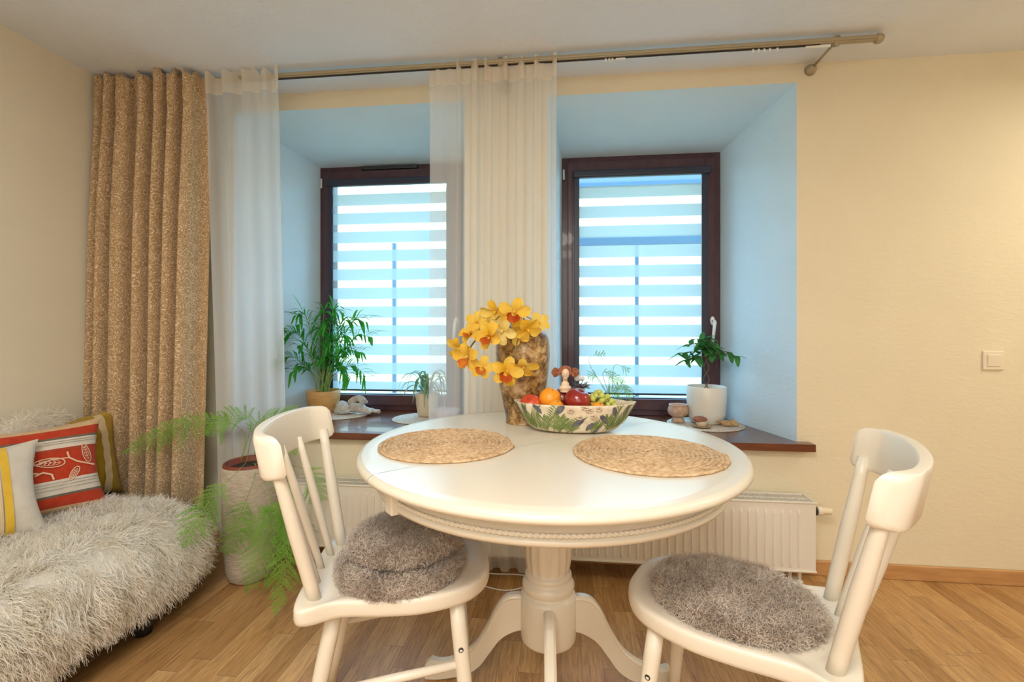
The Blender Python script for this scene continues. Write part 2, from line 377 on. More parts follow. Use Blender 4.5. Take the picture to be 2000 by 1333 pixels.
# ------------------------------------------------------------------ room shell
XL, XR, YF, ZC = -2.19, 3.1, -4.5, 2.30
YW = .58; YO = .80
W1 = dict(x=(-1.522, -.584), o=(-1.68, -.47)); W2 = dict(x=(.006, .915), o=(-.063, 1.058))
ZS, ZL, ZT = .594, 2.216, 2.128   # sill, lintel at the wall face, frame top
mb = MB(); WV = []
xs = [XL-.15, W1['o'][0], W1['o'][1], W2['o'][0], W2['o'][1], XR+.15]
def quad(mb, a, b, c, d): mb.add([a, b, c, d], [(0, 1, 2, 3)])
for i in range(5):
    x0, x1 = xs[i], xs[i+1]
    if i in (1, 3): quad(mb, (x0, 0, 0), (x1, 0, 0), (x1, 0, ZS-.03), (x0, 0, ZS-.03)); quad(mb, (x0, 0, ZL), (x1, 0, ZL), (x1, 0, ZC+.1), (x0, 0, ZC+.1))
    else: quad(mb, (x0, 0, 0), (x1, 0, 0), (x1, 0, ZC+.1), (x0, 0, ZC+.1))
nwall = len(mb.F)
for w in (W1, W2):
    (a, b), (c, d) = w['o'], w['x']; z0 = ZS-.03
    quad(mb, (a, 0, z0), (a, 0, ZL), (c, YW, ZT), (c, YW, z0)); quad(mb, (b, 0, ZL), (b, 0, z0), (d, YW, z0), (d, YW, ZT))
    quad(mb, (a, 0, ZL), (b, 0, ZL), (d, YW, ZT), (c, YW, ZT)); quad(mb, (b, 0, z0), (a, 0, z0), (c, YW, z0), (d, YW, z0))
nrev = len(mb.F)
xs = [XL-.15, W1['x'][0], W1['x'][1], W2['x'][0], W2['x'][1], XR+.15]
for y in (YW+.001, YO):
    for i in range(5):
        x0, x1 = xs[i], xs[i+1]
        if i in (1, 3): quad(mb, (x0, y, -.5), (x1, y, -.5), (x1, y, ZS-.03), (x0, y, ZS-.03)); quad(mb, (x0, y, ZT), (x1, y, ZT), (x1, y, ZC+.5), (x0, y, ZC+.5))
        else: quad(mb, (x0, y, -.5), (x1, y, -.5), (x1, y, ZC+.5), (x0, y, ZC+.5))
for w in (W1, W2):
    c, d = w['x']; z0 = ZS-.03
    for p, q in (((c, z0), (c, ZT)), ((d, z0), (d, ZT)), ((c, ZT), (d, ZT)), ((c, z0), (d, z0))):
        quad(mb, (p[0], YW, p[1]), (p[0], YO, p[1]), (q[0], YO, q[1]), (q[0], YW, q[1]))
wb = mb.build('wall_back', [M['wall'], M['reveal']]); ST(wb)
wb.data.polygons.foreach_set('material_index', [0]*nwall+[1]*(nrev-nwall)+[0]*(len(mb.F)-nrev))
ST(MB().box(XL-.15, XL, YF, .85, -.05, ZC+.1).build('wall_left', M['wall_left']))
ST(MB().box(XR, XR+.15, YF, .85, -.05, ZC+.1).build('wall_right', M['wall']))
ST(MB().box(XL-.15, XR+.15, YF-.15, YF, -.05, ZC+.1).build('wall_front', M['wall']))
ST(MB().box(XL-.15, XR+.15, YF-.15, .85, ZC, ZC+.15).build('ceiling', M['ceiling']))
ST(MB().box(XL-.15, XR+.15, YF-.15, .02, -.1, 0).build('floor', M['floor']))
ST(MB().box(XL, XR, -.016, 0, 0, .065).build('baseboard_back', M['base'], bevel=.004))
ST(MB().box(XL, XL+.016, YF, -.016, 0, .065).build('baseboard_left', M['base'], bevel=.004))
# window sills
def sill(name, x0, x1, w):
    (a, b), (c, d) = w['o'], w['x']
    V = [(x0, -.055), (x1, -.055), (x1, 0), (b-.002, 0), (d-.001, YW), (c+.001, YW), (a+.002, 0), (x0, 0)]
    n = len(V); z1, z0 = ZS, ZS-.034
    VV = [(x, y, z1) for x, y in V]+[(x, y, z0) for x, y in V]
    F = [tuple(range(n)), tuple(range(n, 2*n))[::-1]]+[(i, i+n, (i+1) % n+n, (i+1) % n) for i in range(n)]
    return ST(MB().add(VV, F).build(name, M['sill'], bevel=.003))
sill('trim_1', -1.72, -.43, W1); sill('trim_2', -.16, 1.112, W2)

# ------------------------------------------------------------------ windows and blinds
def window(name, w, hand_z):
    x0, x1 = w['x']; r = ST(E(name, ((x0+x1)/2, YW, ZS))); hw = (x1-x0)/2; H = ZT-ZS
    def ring(nm, i0, i1, zb0, zb1, y0, y1, m):  # rectangular ring between inset i0 and i1
        b = MB()
        b.box(-hw+i0, -hw+i1, y0, y1, zb0, H-i0); b.box(hw-i1, hw-i0, y0, y1, zb0, H-i0)
        b.box(-hw+i1, hw-i1, y0, y1, H-i1, H-i0); b.box(-hw+i1, hw-i1, y0, y1, zb0, zb1)
        return b.build(nm, m, r, bevel=.003)
    ring('outer_frame', -.002, .045, 0, .045, -.012, .07, M['frame'])
    sash = ring('sash', .034, .088, .036, .100, -.036, .035, M['frame'])
    ring('gasket', .084, .094, .096, .106, -.02, .03, M['frame_dark'])
    OB('glass_pane', [(-hw+.08, .01, .09), (hw-.08, .01, .09), (hw-.08, .01, H-.08), (-hw+.08, .01, H-.08)], [(0, 1, 2, 3)], M['glass'], r)
    hb = MB(); hx = hw-.052
    V, F = lathe([(.0, 0), (.013, 0), (.013, .010), (.009, .014), (0, .014)], 20)
    T = Matrix.Translation((hx, -.036, hand_z-ZS)) @ Matrix.Rotation(R(90), 4, 'X') @ Matrix.Diagonal((1, 2.0, 1, 1))
    hb.add([tuple(T @ Vector(v)) for v in V], F)
    hb.tube([(hx, -.04, hand_z-ZS), (hx, -.075, hand_z-ZS), (hx+.002, -.08, hand_z-ZS-.006), (hx-.004, -.08, hand_z-ZS-.06), (hx-.010, -.078, hand_z-ZS-.125)], [.008, .008, .0095, .0085, .007], 10)
    hb.build('handle', M['white_plastic'], r, smooth=True)
    hg = MB()
    for z in (.05, H-.13): hg.tube([(-hw+.01, -.02, z), (-hw+.01, -.02, z+.06)], .006, 8)
    hg.build('hinge', M['white_plastic'], r, smooth=True)
    return r
w1 = window('window_1', W1, 1.15); MB().box(-.19, .17, -.040, -.012, ZT-ZS-.030, ZT-ZS-.008).build('trickle_vent', M['black'], w1, bevel=.004); window('window_2', W2, 1.15)
def blind(w, label):
    x0, x1 = w['x']; r = E('roller_blind', ((x0+x1)/2, YW-.037, ZS)); hw = (x1-x0)/2; H = ZT-ZS
    tag(r, label, 'blind', 'day and night roller blinds')
    c = MB(); c.box(-hw+.062, hw-.062, -.032, .0, H-.135, H-.092); c.build('cassette', M['guide'], r, bevel=.010, seg=4)
    for a_, b_ in ((-hw+.072, -hw+.101), (hw-.112, hw-.078)): MB().box(a_, b_, -.012, .0, .11, H-.13).build('side_guide', M['guide'], r, bevel=.002)
    c = MB(); c.tube([(-hw+.09, -.012, .131), (hw-.10, -.012, .131)], .0055, 12); c.build('bottom_rail', M['guide'], r, smooth=True)
    a, b = -hw+.098, hw-.108
    V = []; F = []
    nz = 60
    for i in range(nz+1):
        z = .134+(H-.13-.134)*i/nz
        for x in (a, b): V.append((x, -.008, z))
    for i in range(nz): F.append((2*i, 2*i+1, 2*i+3, 2*i+2))
    OB('blind_fabric', V, F, M['blind'], r)
    c = MB(); ch = [(-hw+.062, -.03, H-.11), (-hw+.060, -.034, H-.8), (-hw+.061, -.03, .62)]; c.tube(spline(ch), .0012, 5)
    c.build('bead_chain', M['steel'], r, smooth=True)
    return r
blind(W1, 'pale striped zebra roller blind lowered over the left window')
blind(W2, 'pale striped zebra roller blind lowered over the right window, behind the ficus')

# ------------------------------------------------------------------ outdoors: snow bank and two slim posts
V = []; F = []; nx, ny = 40, 30
for j in range(ny+1):
    y = .82+24*(j/ny)**1.6
    for i in range(nx+1):
        x = -16+32*i/nx
        V.append((x, y, -.25+1.75*max(0, (y-3)/6)**1.35+.06*math.sin(x*1.7+y)+.05*math.sin(x*.6-y*1.3)))
for j in range(ny):
    for i in range(nx): F.append((j*(nx+1)+i, j*(nx+1)+i+1, (j+1)*(nx+1)+i+1, (j+1)*(nx+1)+i))
ST(OB('ground', V, F, M['snow']))
for x, lab in ((.61, 'slim outdoor post with crossbeams seen through the right window blind'), (-1.424, 'slim dark outdoor post seen through the left window blind')):
    p = MB(); p.box(-.014, .014, -.014, .014, -.3, 1.845)
    po = p.build('garden_post', M['post'], loc=(x, 1.6, 0)); tag(po, lab, 'post', 'posts outside the windows')
    if x > 0:
        MB().box(-.55, .75, -.02, .02, 1.79, 1.862).build('crossbeam', M['post'], po); MB().box(-.55, .75, -.02, .02, 2.27, 2.37).build('crossbeam', M['post'], po)

# ------------------------------------------------------------------ radiator
r = E('radiator', (-.11, -.03, 0)); tag(r, 'white ribbed panel radiator on the wall below the windows', 'radiator')
xa, xb, yb, z0, z1 = -1.19, 1.173, -.11, .08, .366
V = []; F = []; pitch = .0333; n = int((xb-xa-.04)/pitch)
xsn = [xa]; ys = [0]
x = xa+.02
for i in range(n):
    for dx, dy in ((0, 0), (.006, 0), (.009, -.0045), (.015, -.0045), (.018, 0), (.0285, 0)): xsn.append(x+dx); ys.append(dy)
    x += pitch
xsn.append(xb); ys.append(0)
zz = [(z0, 0), (z0+.012, 0), (z0+.028, 1), (z1-.045, 1), (z1-.028, 0), (z1-.008, 0), (z1, .0)]
for z, k in zz:
    for X, Y in zip(xsn, ys): V.append((X, yb-.004+Y*k, z))
m_ = len(xsn)
for i in range(len(zz)-1):
    for j in range(m_-1): F.append((i*m_+j, i*m_+j+1, (i+1)*m_+j+1, (i+1)*m_+j))
OB('front_panel', V, F, M['radiator'], r, smooth=False)
b = MB(); b.box(xa-.002, xa+.004, yb, 0, z0+.005, z1+.006); b.box(xb-.004, xb+.004, yb, 0, z0+.005, z1+.006); b.box(xa, xb, -.012, 0, z0+.01, z1)
b.box(xa-.002, xb+.004, yb-.009, yb-.001, z1, z1+.007); b.box(xa-.002, xb+.004, yb-.009, yb-.003, z0-.004, z0+.004)
b.build('casing', M['radiator'], r, bevel=.002)
b = MB(); x = xa+.01
while x < xb-.01:
    b.box(x, x+.0035, yb+.004, -.010, z1-.004, z1+.003, Matrix.Identity(4)); x += .0088
b.box(xa, xb, yb-.001, yb+.006, z1, z1+.006); b.box(xa, xb, -.012, -.006, z1, z1+.006); b.box(xa, xb, -.062, -.058, z1-.001, z1+.004)
for xm in (-.62, -.03, .58): b.box(xm-.004, xm+.004, yb, -.008, z1, z1+.005)
b.build('top_grille', M['radiator'], r)
MB().box(xa+.004, xb-.004, yb+.006, -.014, z1-.03, z1-.026).build('grille_shade_sheet', M['dark_gap'], r)  # flat dark sheet paints the shade between the grille slats
for X in (1.10, 1.14):
    pp = MB(); pp.tube([(X, -.05, 0.0), (X, -.05, z0+.02)], .008, 10); pp.build('pipe', M['radiator'], r, smooth=True)
pp = MB(); V, F = lathe([(0, 0), (.034, 0), (.032, .010), (.014, .014), (0, .014)], 24); pp.add([(v[0]+1.12, v[1]-.05, v[2]) for v in V], F); pp.build('pipe_collar', M['radiator'], r, smooth=True)
T = Matrix.Translation((xb+.004, -.055, .316)) @ Matrix.Rotation(R(90), 4, 'Y')
for nm, prof, mm in (('valve_nut', [(0, 0), (.009, 0), (.012, .006), (.020, .012), (.020, .028), (.014, .032), (0, .032)], 'black'), ('valve_head', [(0, .03), (.015, .03), (.019, .036), (.019, .050), (.016, .054), (.015, .085), (.012, .09), (0, .09)], 'plastic')):
    V, F = lathe(prof, 24); OB(nm, [tuple(T @ Vector(v)) for v in V], F, M[mm], r)
# light switch
s = E('light_switch', (1.855, 0, .9655)); tag(s, 'square ivory light switch on the right wall', 'light switch')
MB().box(-.041, .041, -.008, 0, -.041, .041).build('switch_plate', M['plastic'], s, bevel=.006, seg=4)
MB().box(-.026, .026, -.0125, -.006, -.026, .026, Matrix.Rotation(R(3), 4, 'X')).build('rocker', M['plastic'], s, bevel=.003)

# ------------------------------------------------------------------ curtain rail
r = E('curtain_rail', (0, -.2, 2.272)); tag(r, 'long beige curtain rail under the ceiling', 'curtain rail')
b = MB(); b.box(-2.17, 1.262, -.012, .010, -.010, .010); b.box(-2.17, 1.262, -.017, -.011, -.006, .008); b.build('track', M['rail'], r, bevel=.003)
MB().box(-2.17, 1.05, -.004, .004, -.0135, -.009).build('track_slot', M['dark_gap'], r)
V, F = lathe([(0, 0), (.014, 0), (.019, .006), (.019, .020), (.014, .028), (0, .030)], 24)
T = Matrix.Translation((1.258, 0, 0)) @ Matrix.Rotation(R(90), 4, 'Y'); OB('end_cap', [tuple(T @ Vector(v)) for v in V], F, M['rail'], r)
for X in (-.263, 1.113):
    b = MB(); V, F = lathe([(0, 0), (.024, 0), (.022, .014), (.015, .024), (.007, .034), (0, .034)], 24)
    T = Matrix.Translation((X, .198, -.006)) @ Matrix.Rotation(R(90), 4, 'X'); b.add([tuple(T @ Vector(v)) for v in V], F)
    b.tube([(X, .17, -.004), (X, .008, .0)], .0055, 10); V, F = tube([(X, 0, -.016), (X, 0, .016)], .014, 16); b.add(V, F)
    b.build('bracket', M['rail'], r, smooth=True)
g = [.19, .205, .218, .79, .812, .834, .856, .885]
for X in g:
    b = MB(); b.box(X-.004, X+.004, -.004, .004, -.022, -.011); b.tube([(X, 0, -.02), (X, 0, -.027)], .0035, 8); b.build('glider', M['white_plastic'], r, bevel=.001)
for xa_, xb_ in ((.232, .272), (.995, 1.09)): MB().box(xa_, xb_, -.003, .003, -.021, -.012).build('glider', M['white_plastic'], r)

# ------------------------------------------------------------------ curtains
def curtain(name, plan, ztop, zbot, m, th=0, nz=70, head=.075, seedv=1, headmat=None, slant=0, flare=1.0, hem_y=0., ruffle=.012):
    """plan: list of (x, y) along the cloth at mid height; gathered at the top"""
    rs = np.random.default_rng(seedv); plan = np.array(plan, float); n = len(plan); V = []; UV = []
    ds = np.r_[0, np.cumsum(np.linalg.norm(np.diff(plan, axis=0), axis=1))]; cx = plan[:, 0].mean(); cy = plan[:, 1].mean()
    ph = rs.random(6)*6.28
    for i in range(nz+1):
        t = i/nz; z = ztop+(zbot-ztop)*t**1.0
        k = max(0, 1-t/(head*1.2))                     # 1 at the very top
        g = min(1, t/.30)**.7                           # folds open below the heading
        for j in range(n):
            x, y = plan[j]
            X = cx+(x-cx)*(1+(flare-1)*t) + .010*math.sin(ds[j]*3+t*3+ph[0])*t + slant*t
            Y = cy+hem_y*t+(y-cy)*(.55+.45*g)
            fine = math.sin(ds[j]*95+ph[1]+3*math.sin(ds[j]*9))
            Y += fine*.008*max(0, 1-t/(head*1.4)) + .002*math.sin(ds[j]*9+t*4+ph[2]) - .012*max(0, 1-t/head)
            z2 = z + (ruffle*(.6*math.sin(ds[j]*60+ph[3])+.7*math.sin(ds[j]*17+ph[4])) * max(0, 1-t/(head*.8)))
            pinch = math.exp(-((t-head)/.018)**2); Y += -.006*pinch
            V.append((X, Y, z2)); UV.append((ds[j], z))
    idx = np.arange(nz)[:, None]*n+np.arange(n-1)[None, :]; F = np.stack([idx, idx+1, idx+n+1, idx+n], -1).reshape(-1, 4)
    o = OB(name, V, F, m if not headmat else [m, headmat], uv=UV)
    if headmat:
        hrow = int(head*nz); mi = np.zeros(len(F), dtype=np.int32); mi[:hrow*(n-1)] = 1; o.data.polygons.foreach_set('material_index', mi)
    if th:
        s_ = o.modifiers.new('solid', 'SOLIDIFY'); s_.thickness = th
    return o
def pleats(x0, x1, y, amp, nf, seedv, per=22, over=.35):
    rs = np.random.default_rng(seedv); w = .7+.6*rs.random(nf); w = w/w.sum()*(x1-x0); P_ = []; x = x0
    for k in range(nf):
        a = amp*(.75+.5*rs.random())
        for i in range(per):
            t = i/per; P_.append((x+w[k]*(t+over*math.sin(4*PI*t)/(4*PI)*1.9), y-a*math.cos(2*PI*t)*(1 if True else 0)))
        x += w[k]
    P_.append((x1, y-amp)); return P_
c = curtain('drape', pleats(-2.165, -1.615, -.240, .062, 7, 3, over=.46)[:-9], 2.285, .02, M['brown_fabric'], .002, head=.05, flare=1.0, hem_y=-.02, ruffle=.016, nz=90, slant=-.03)
tag(c, 'floor-length brown patterned drape gathered in the left corner', 'curtain')
plan = pleats(-1.635, -1.275, -.225, .024, 4, 5, over=.25)
c = curtain('voile_curtain', plan, 2.290, .03, M['sheer'], 0, head=.055, flare=1.0, headmat=M['sheer_head'], ruffle=.022, seedv=4, hem_y=.085)
tag(c, 'white sheer curtain beside the brown drape', 'curtain', 'sheer window curtains')
plan = [(-.588+.0034*i, -.186+.002*math.sin(i*.3)) for i in range(38)]
plan += [(x, y) for x, y in pleats(-.458, -.018, -.190, .020, 6, 9, 30, .42)]
c = curtain('voile_curtain', plan, 2.288, .04, M['sheer'], 0, head=.055, flare=.99, headmat=M['sheer_head'], ruffle=.004, seedv=8)
tag(c, 'white sheer curtain hanging between the two windows, behind the orchids', 'curtain', 'sheer window curtains')
# ------------------------------------------------------------------ round pedestal table
TC = (-.040, -.757); TT = .75
t = E('round_table', (TC[0], TC[1], 0), R(3.5)); tag(t, 'round cream-painted pedestal table with rope-carved apron', 'dining table')
prof = [(0, TT-.026), (.535, TT-.030), (.555, TT-.028), (.566, TT-.021), (.568, TT-.012), (.562, TT-.004), (.552, TT-.001), (.545, TT-.0015), (.538, TT+.0005), (.525, TT), (0, TT)]
seam = R(39)
for sgn in (0, 1):      # two halves meet at the extension seam
    V = []; F = []; n = 90
    for r_, z_ in prof:
        for j in range(n+1):
            a = seam+sgn*PI+PI*j/n; x = r_*math.cos(a); y = r_*math.sin(a)
            ox, oy = -math.sin(seam)*.0007, math.cos(seam)*.0007
            k = 1 if sgn == 0 else -1; V.append((x+k*ox, y+k*oy, z_))
    for i in range(len(prof)-1):
        for j in range(n): F.append((i*(n+1)+j, i*(n+1)+j+1, (i+1)*(n+1)+j+1, (i+1)*(n+1)+j))
    OB('tabletop', V, F, M['table_paint'], t)
RA = .506
V, F = lathe([(RA-.02, .66), (RA+.006, .66), (RA+.010, .668), (RA+.008, .674), (RA, .676), (RA, .722), (RA-.02, .724)], 160)
OB('apron', V, F[:-2], M['table_paint'], t)
n = 3120; kq = 8; NT = 260; V = []; F = []
for i in range(n):
    a = 2*PI*i/n
    for j in range(kq):
        b = 2*PI*j/kq; rr = .0042+.0013*math.sin(NT*a+2*b)
        V.append(((RA+.003+rr*math.cos(b))*math.cos(a), (RA+.003+rr*math.cos(b))*math.sin(a), .6825+rr*1.25*math.sin(b)))
for i in range(n):
    for j in range(kq): F.append((i*kq+j, ((i+1) % n)*kq+j, ((i+1) % n)*kq+(j+1) % kq, i*kq+(j+1) % kq))
OB('rope_moulding', V, np.array(F), M['table_paint'], t)
for sgn in (0, 1):
    a = seam+sgn*PI+R(3); T = Matrix.Rotation(a, 4, 'Z')
    MB().box(RA-.03, RA+.022, -.018, .018, .655, .722, T).build('apron_block', M['table_paint'], t, bevel=.004)
MB().tube([(0, 0, .60), (0, 0, .722)], .16, 40).build('mounting_plate', M['table_paint'], t, smooth=False)
# fluted, turned column
colp = [(.072, .62), (.088, .60), (.088, .585), (.074, .575), (.070, .56)]
V = []; F = []; n = 96
prof = [(.066, .60, 0), (.070, .57, 0), (.073, .56, 1), (.074, .50, 1), (.071, .40, 1), (.066, .36, 1), (.064, .352, 0), (.068, .349, 0), (.072, .343, 0), (.073, .337, 0), (.069, .331, 0), (.070, .327, 0), (.076, .322, 0), (.081, .312, 0), (.081, .302, 0), (.076, .293, 0), (.073, .288, 0), (.078, .284, 0), (.084, .279, 0), (.086, .272, 0), (.086, .15, 0), (.084, .143, 0), (.078, .139, 0), (0, .139, 0)]
for r_, z_, fl in prof:
    for j in range(n):
        a = 2*PI*j/n; rr = r_-(.005*abs(math.sin(a*8))**.5*fl if fl else 0)+(.003*fl); V.append((rr*math.cos(a), rr*math.sin(a), z_))
for i in range(len(prof)-1):
    for j in range(n): F.append((i*n+j, i*n+(j+1) % n, (i+1)*n+(j+1) % n, (i+1)*n+j))
OB('column', V, F, M['table_paint'], t)
# four cabriole legs
top = spline([(.070, .268), (.10, .272), (.135, .262), (.165, .225), (.195, .165), (.235, .105), (.285, .070), (.335, .055), (.372, .062)], 6)
bot = spline([(.070, .165), (.11, .155), (.15, .130), (.185, .085), (.215, .045), (.255, .018), (.305, .006), (.345, .0), (.385, .0)], 6)
top[-1] = (.385, .045)
for k in range(4):
    a = k*PI/2+R(0); T = Matrix.Rotation(a, 4, 'Z'); V = []; F = []; m_ = len(top); w = .0165
    rings = []
    for i in range(m_):
        (xt, zt), (xb_, zb_) = top[i], bot[i]
        ww = w*(1+.35*max(0, (i/m_-.7)))
        rings.append([(xt, -ww*.55, zt+.002), (xt, ww*.55, zt+.002), (xt, ww*.8, zt-.002), (xt+(xb_-xt)*.06, ww, zt+(zb_-zt)*.06), (xt+(xb_-xt)*.10, ww*.85, zt+(zb_-zt)*.10), (xb_, ww*.85, zb_+.004), (xb_, ww*.6, zb_), (xb_, -ww*.6, zb_), (xb_, -ww*.85, zb_+.004), (xt+(xb_-xt)*.10, -ww*.85, zt+(zb_-zt)*.10), (xt+(xb_-xt)*.06, -ww, zt+(zb_-zt)*.06), (xt, -ww*.8, zt-.002)])
    q = len(rings[0])
    for rg in rings: V += [tuple(T @ Vector(v)) for v in rg]
    for i in range(m_-1):
        for j in range(q): F.append((i*q+j, i*q+(j+1) % q, (i+1)*q+(j+1) % q, (i+1)*q+j))
    F.append(tuple(range(q))[::-1]); F.append(tuple((m_-1)*q+j for j in range(q)))
    OB('leg', V, F, M['table_paint'], t, smooth=False)
# loose white power cord and gauze ribbon hanging below the tabletop
b = MB(); b.tube(spline([(-.42, -.21, .003), (-.33, -.26, .003), (-.24, -.285, .003), (-.17, -.26, .003), (-.14, -.21, .003), (-.13, -.17, .003), (-.20, -.155, .003), (-.30, -.16, .003), (-.40, -.15, .003)], 10), .003, 8)
tag(b.build('power_cord', M['white_plastic'], smooth=True), 'thin white cord looping on the floor behind the table column', 'cord')

# ------------------------------------------------------------------ chairs
q = dict(zs=.455, bw=.140, tw=.198, lean=.19, zb=.757, zr=.857, rw=.218, wb=.185, wk=.172, W=.184, F=.43, t=.042, ffx=.335, ffy=.128)
def seat_outline():
    h = [(-.035, q['wb']), (.06, q['wk']), (.17, (q['wk']+q['W'])/2+.006), (q['F']*.62, q['W']), (q['F']*.85, q['W']*.82), (q['F']*.975, q['W']*.45)]
    P_ = h+[(q['F'], 0)]+[(a, -b) for a, b in h[::-1]]+[(-.045, 0)]
    P_ = np.array(P_); m_ = len(P_); o = []
    for i in range(m_):
        p0, p1, p2, p3 = P_[(i-1) % m_], P_[i], P_[(i+1) % m_], P_[(i+2) % m_]
        for k in range(10):
            s_ = k/10; o.append(.5*((2*p1)+(-p0+p2)*s_+(2*p0-5*p1+4*p2-p3)*s_*s_+(-p0+3*p1-3*p2+p3)*s_**3))
    return np.array(o)
def make_chair(label):
    c = E('dining_chair'); tag(c, label, 'chair', 'white spindle-back chairs')
    ol = seat_outline(); n = len(ol); ctr = ol.mean(0); zs = q['zs']; V = []; F = []
    def ring(s_, z, dish=0):
        for p in ol: V.append((ctr[0]+(p[0]-ctr[0])*s_, ctr[1]+(p[1]-ctr[1])*s_, z))
    for s_, z in ((.30, zs-.010), (.6, zs-.008), (.80, zs-.004), (.92, zs), (.975, zs), (.993, zs-.003), (1, zs-.010), (1, zs-q['t']+.012), (.99, zs-q['t']+.004), (.96, zs-q['t']), (.5, zs-q['t'])): ring(s_, z)
    for i in range(10):
        for j in range(n): F.append((i*n+j, (i+1)*n+j, (i+1)*n+(j+1) % n, i*n+(j+1) % n))
    F.append(tuple(range(n))); F.append(tuple(10*n+j for j in range(n))[::-1])
    OB('seat', V, F, M['white_paint'], c)
    le = q['lean']; dz = q['zb']+.03-zs
    def rod(nm, l0, l1, b0, b1, r0, r1, r2):
        p0 = Vector((-b0, l0, zs-.01)); p1 = Vector((-le*dz-b1, l1, zs+dz)); pts = [p0.lerp(p1, k/8) for k in range(9)]
        rad = [r0+(r1-r0)*min(1, k/4) if k < 4 else r1+(r2-r1)*(k-4)/4 for k in range(9)]
        MB().tube(pts, rad, 18).build(nm, M['white_paint'], c, smooth=True)
    for s_ in (-1, 1): rod('back_post', s_*q['bw'], s_*q['tw'], 0, .006, .0155, .0165, .0125)
    for k in (-.5, 0, .5): rod('spindle', k*q['bw'], k*q['tw'], .020 if k == 0 else .012, .062 if k == 0 else .048, .0088, .0115, .0085)
    # curved head rail with thick rounded ends
    V = []; F = []; NL, h0, h1 = 48, q['zb'], q['zr']
    for i in range(NL+1):
        u = -1+2*i/NL; y = q['rw']*math.sin(u*1.45)/math.sin(1.45); back = .066*(1-u*u)
        e = max(0, abs(u)-.80)/.20; th = .0125+.010*min(1, max(0, (abs(u)-.62)/.2)); hs = 1-.30*e**2.5
        zc = (h0+h1)/2; hh = (h1-h0)/2*hs; arch = .006*(1-u*u)
        for (a, b) in ((-1, -.82), (-1, .82), (-.75, 1), (.75, 1), (1, .82), (1, -.82), (.75, -1), (-.75, -1)):
            z = zc+hh*b+(arch if b > 0 else arch*.5); V.append((-le*(z-zs)-back*1.0+th*a*(1-.4*e**4)+.008*abs(u)**3, y, z))
    for i in range(NL):
        for j in range(8): F.append((i*8+j, i*8+(j+1) % 8, (i+1)*8+(j+1) % 8, (i+1)*8+j))
    F.append(tuple(range(8))[::-1]); F.append(tuple(NL*8+j for j in range(8)))
    o = OB('head_rail', V, F, M['white_paint'], c); b = o.modifiers.new('bevel', 'BEVEL'); b.width = .006; b.segments = 3; b.limit_method = 'ANGLE'; b.angle_limit = R(50)
    def legp(fx, ly, sx_, sy_, z): k = (zs-.03-z)/(zs-.03); return Vector((fx+sx_*k, ly+sy_*k, z))
    legs = {}
    for s_ in (-1, 1):
        for nm, fx, ly, sx_, sy_ in (('f', q['ffx'], q['ffy'], .045, .050), ('b', .045, .118, -.085, .045)):
            legs[nm, s_] = lambda z, fx=fx, ly=ly, sx_=sx_, sy_=sy_, s_=s_: legp(fx, ly*s_, sx_, sy_*s_, z)
            g = legs[nm, s_]; MB().tube([g(z) for z in (zs-.035, .34, .24, .12, 0)], [.0185, .0195, .019, .0165, .0135], 20).build('leg', M['white_paint'], c, smooth=True)
            if nm == 'b': continue
            p = g(.305); V, F = lathe([(0, 0), (.0065, 0), (.0062, .0015), (.0045, .0016), (.004, .0006), (0, .0006)], 16)
            T = Matrix.Translation(p+Vector((0, s_*.0185, 0))) @ Matrix.Rotation(R(-90)*s_, 4, 'X'); OB('bolt_head', [tuple(T @ Vector(v)) for v in V], F, M['steel'], c)
    for s_ in (-1, 1):
        a, b = legs['f', s_](.262), legs['b', s_](.215); MB().tube([a, a.lerp(b, .5), b], [.0095, .0115, .0095], 14).build('stretcher', M['white_paint'], c, smooth=True)
    return c
LP = (-.6224, -1.0076, .2507); RP = (.578, -1.137, 2.66)
ch = make_chair('white spindle-back chair at the left, with two stacked fluffy cushions'); ch.location = (LP[0], LP[1], 0); ch.rotation_euler.z = LP[2]
c2 = copy_tree(ch); c2.location = (RP[0], RP[1], 0); c2.rotation_euler.z = RP[2]; c2['label'] = 'white spindle-back chair at the right, with a single fluffy cushion'

# shaggy seat cushions
def cushion(fx, ly, z0, h, rx, ry, pose, label, nst=15000, length=.026, seedv=0):
    a = pose[2]; cx = pose[0]+fx*math.cos(a)-ly*math.sin(a); cy = pose[1]+fx*math.sin(a)+ly*math.cos(a)
    prof = [(0, 0), (.80, 0), (.93, .10), (.99, .30), (1, .5), (.97, .72), (.88, .90), (.70, .98), (.4, 1.0), (.001, 1.0)]
    V, F = lathe([(r_, z_*h) for r_, z_ in prof], 60, rx, ry)
    V = [(x*(1+.02*math.sin(5*math.atan2(y, x)+seedv)), y, z+.006*math.sin(9*x/rx+seedv)*math.sin(7*y/ry)*(z/h)) for x, y, z in V]
    p, nn = sample(V, F, nst, lambda c_: (c_[:, 2] > .004)*1.0)
    V2, F2 = strands(p, nn, length*.85, .0028, 5, 1.2, .35, jitter=.6, wave=.0042, freq=1.5)
    V2[:, 2] = np.maximum(V2[:, 2], .0012)
    VV = np.vstack([np.array(V), V2]); FQ = [f for f in F]+[tuple(int(i)+len(V) for i in f) for f in F2]
    o = OB('seat_cushion', VV, FQ, M['fur_taupe'], loc=(cx, cy, z0)); o.rotation_euler.z = a
    return tag(o, label, 'cushion', 'fluffy round seat cushions')
zs = q['zs']-.006
cushion(.190, -.015, zs, .044, .166, .170, LP, 'lower fluffy taupe cushion of the pair on the left chair', 14000, length=.020)
cushion(.200, .002, zs+.058, .034, .145, .146, LP, 'upper fluffy taupe cushion of the pair on the left chair', 17000, seedv=2, length=.022)
cushion(.192, .0, zs, .030, .178, .156, RP, 'single fluffy taupe cushion on the right chair', 20000, seedv=4)

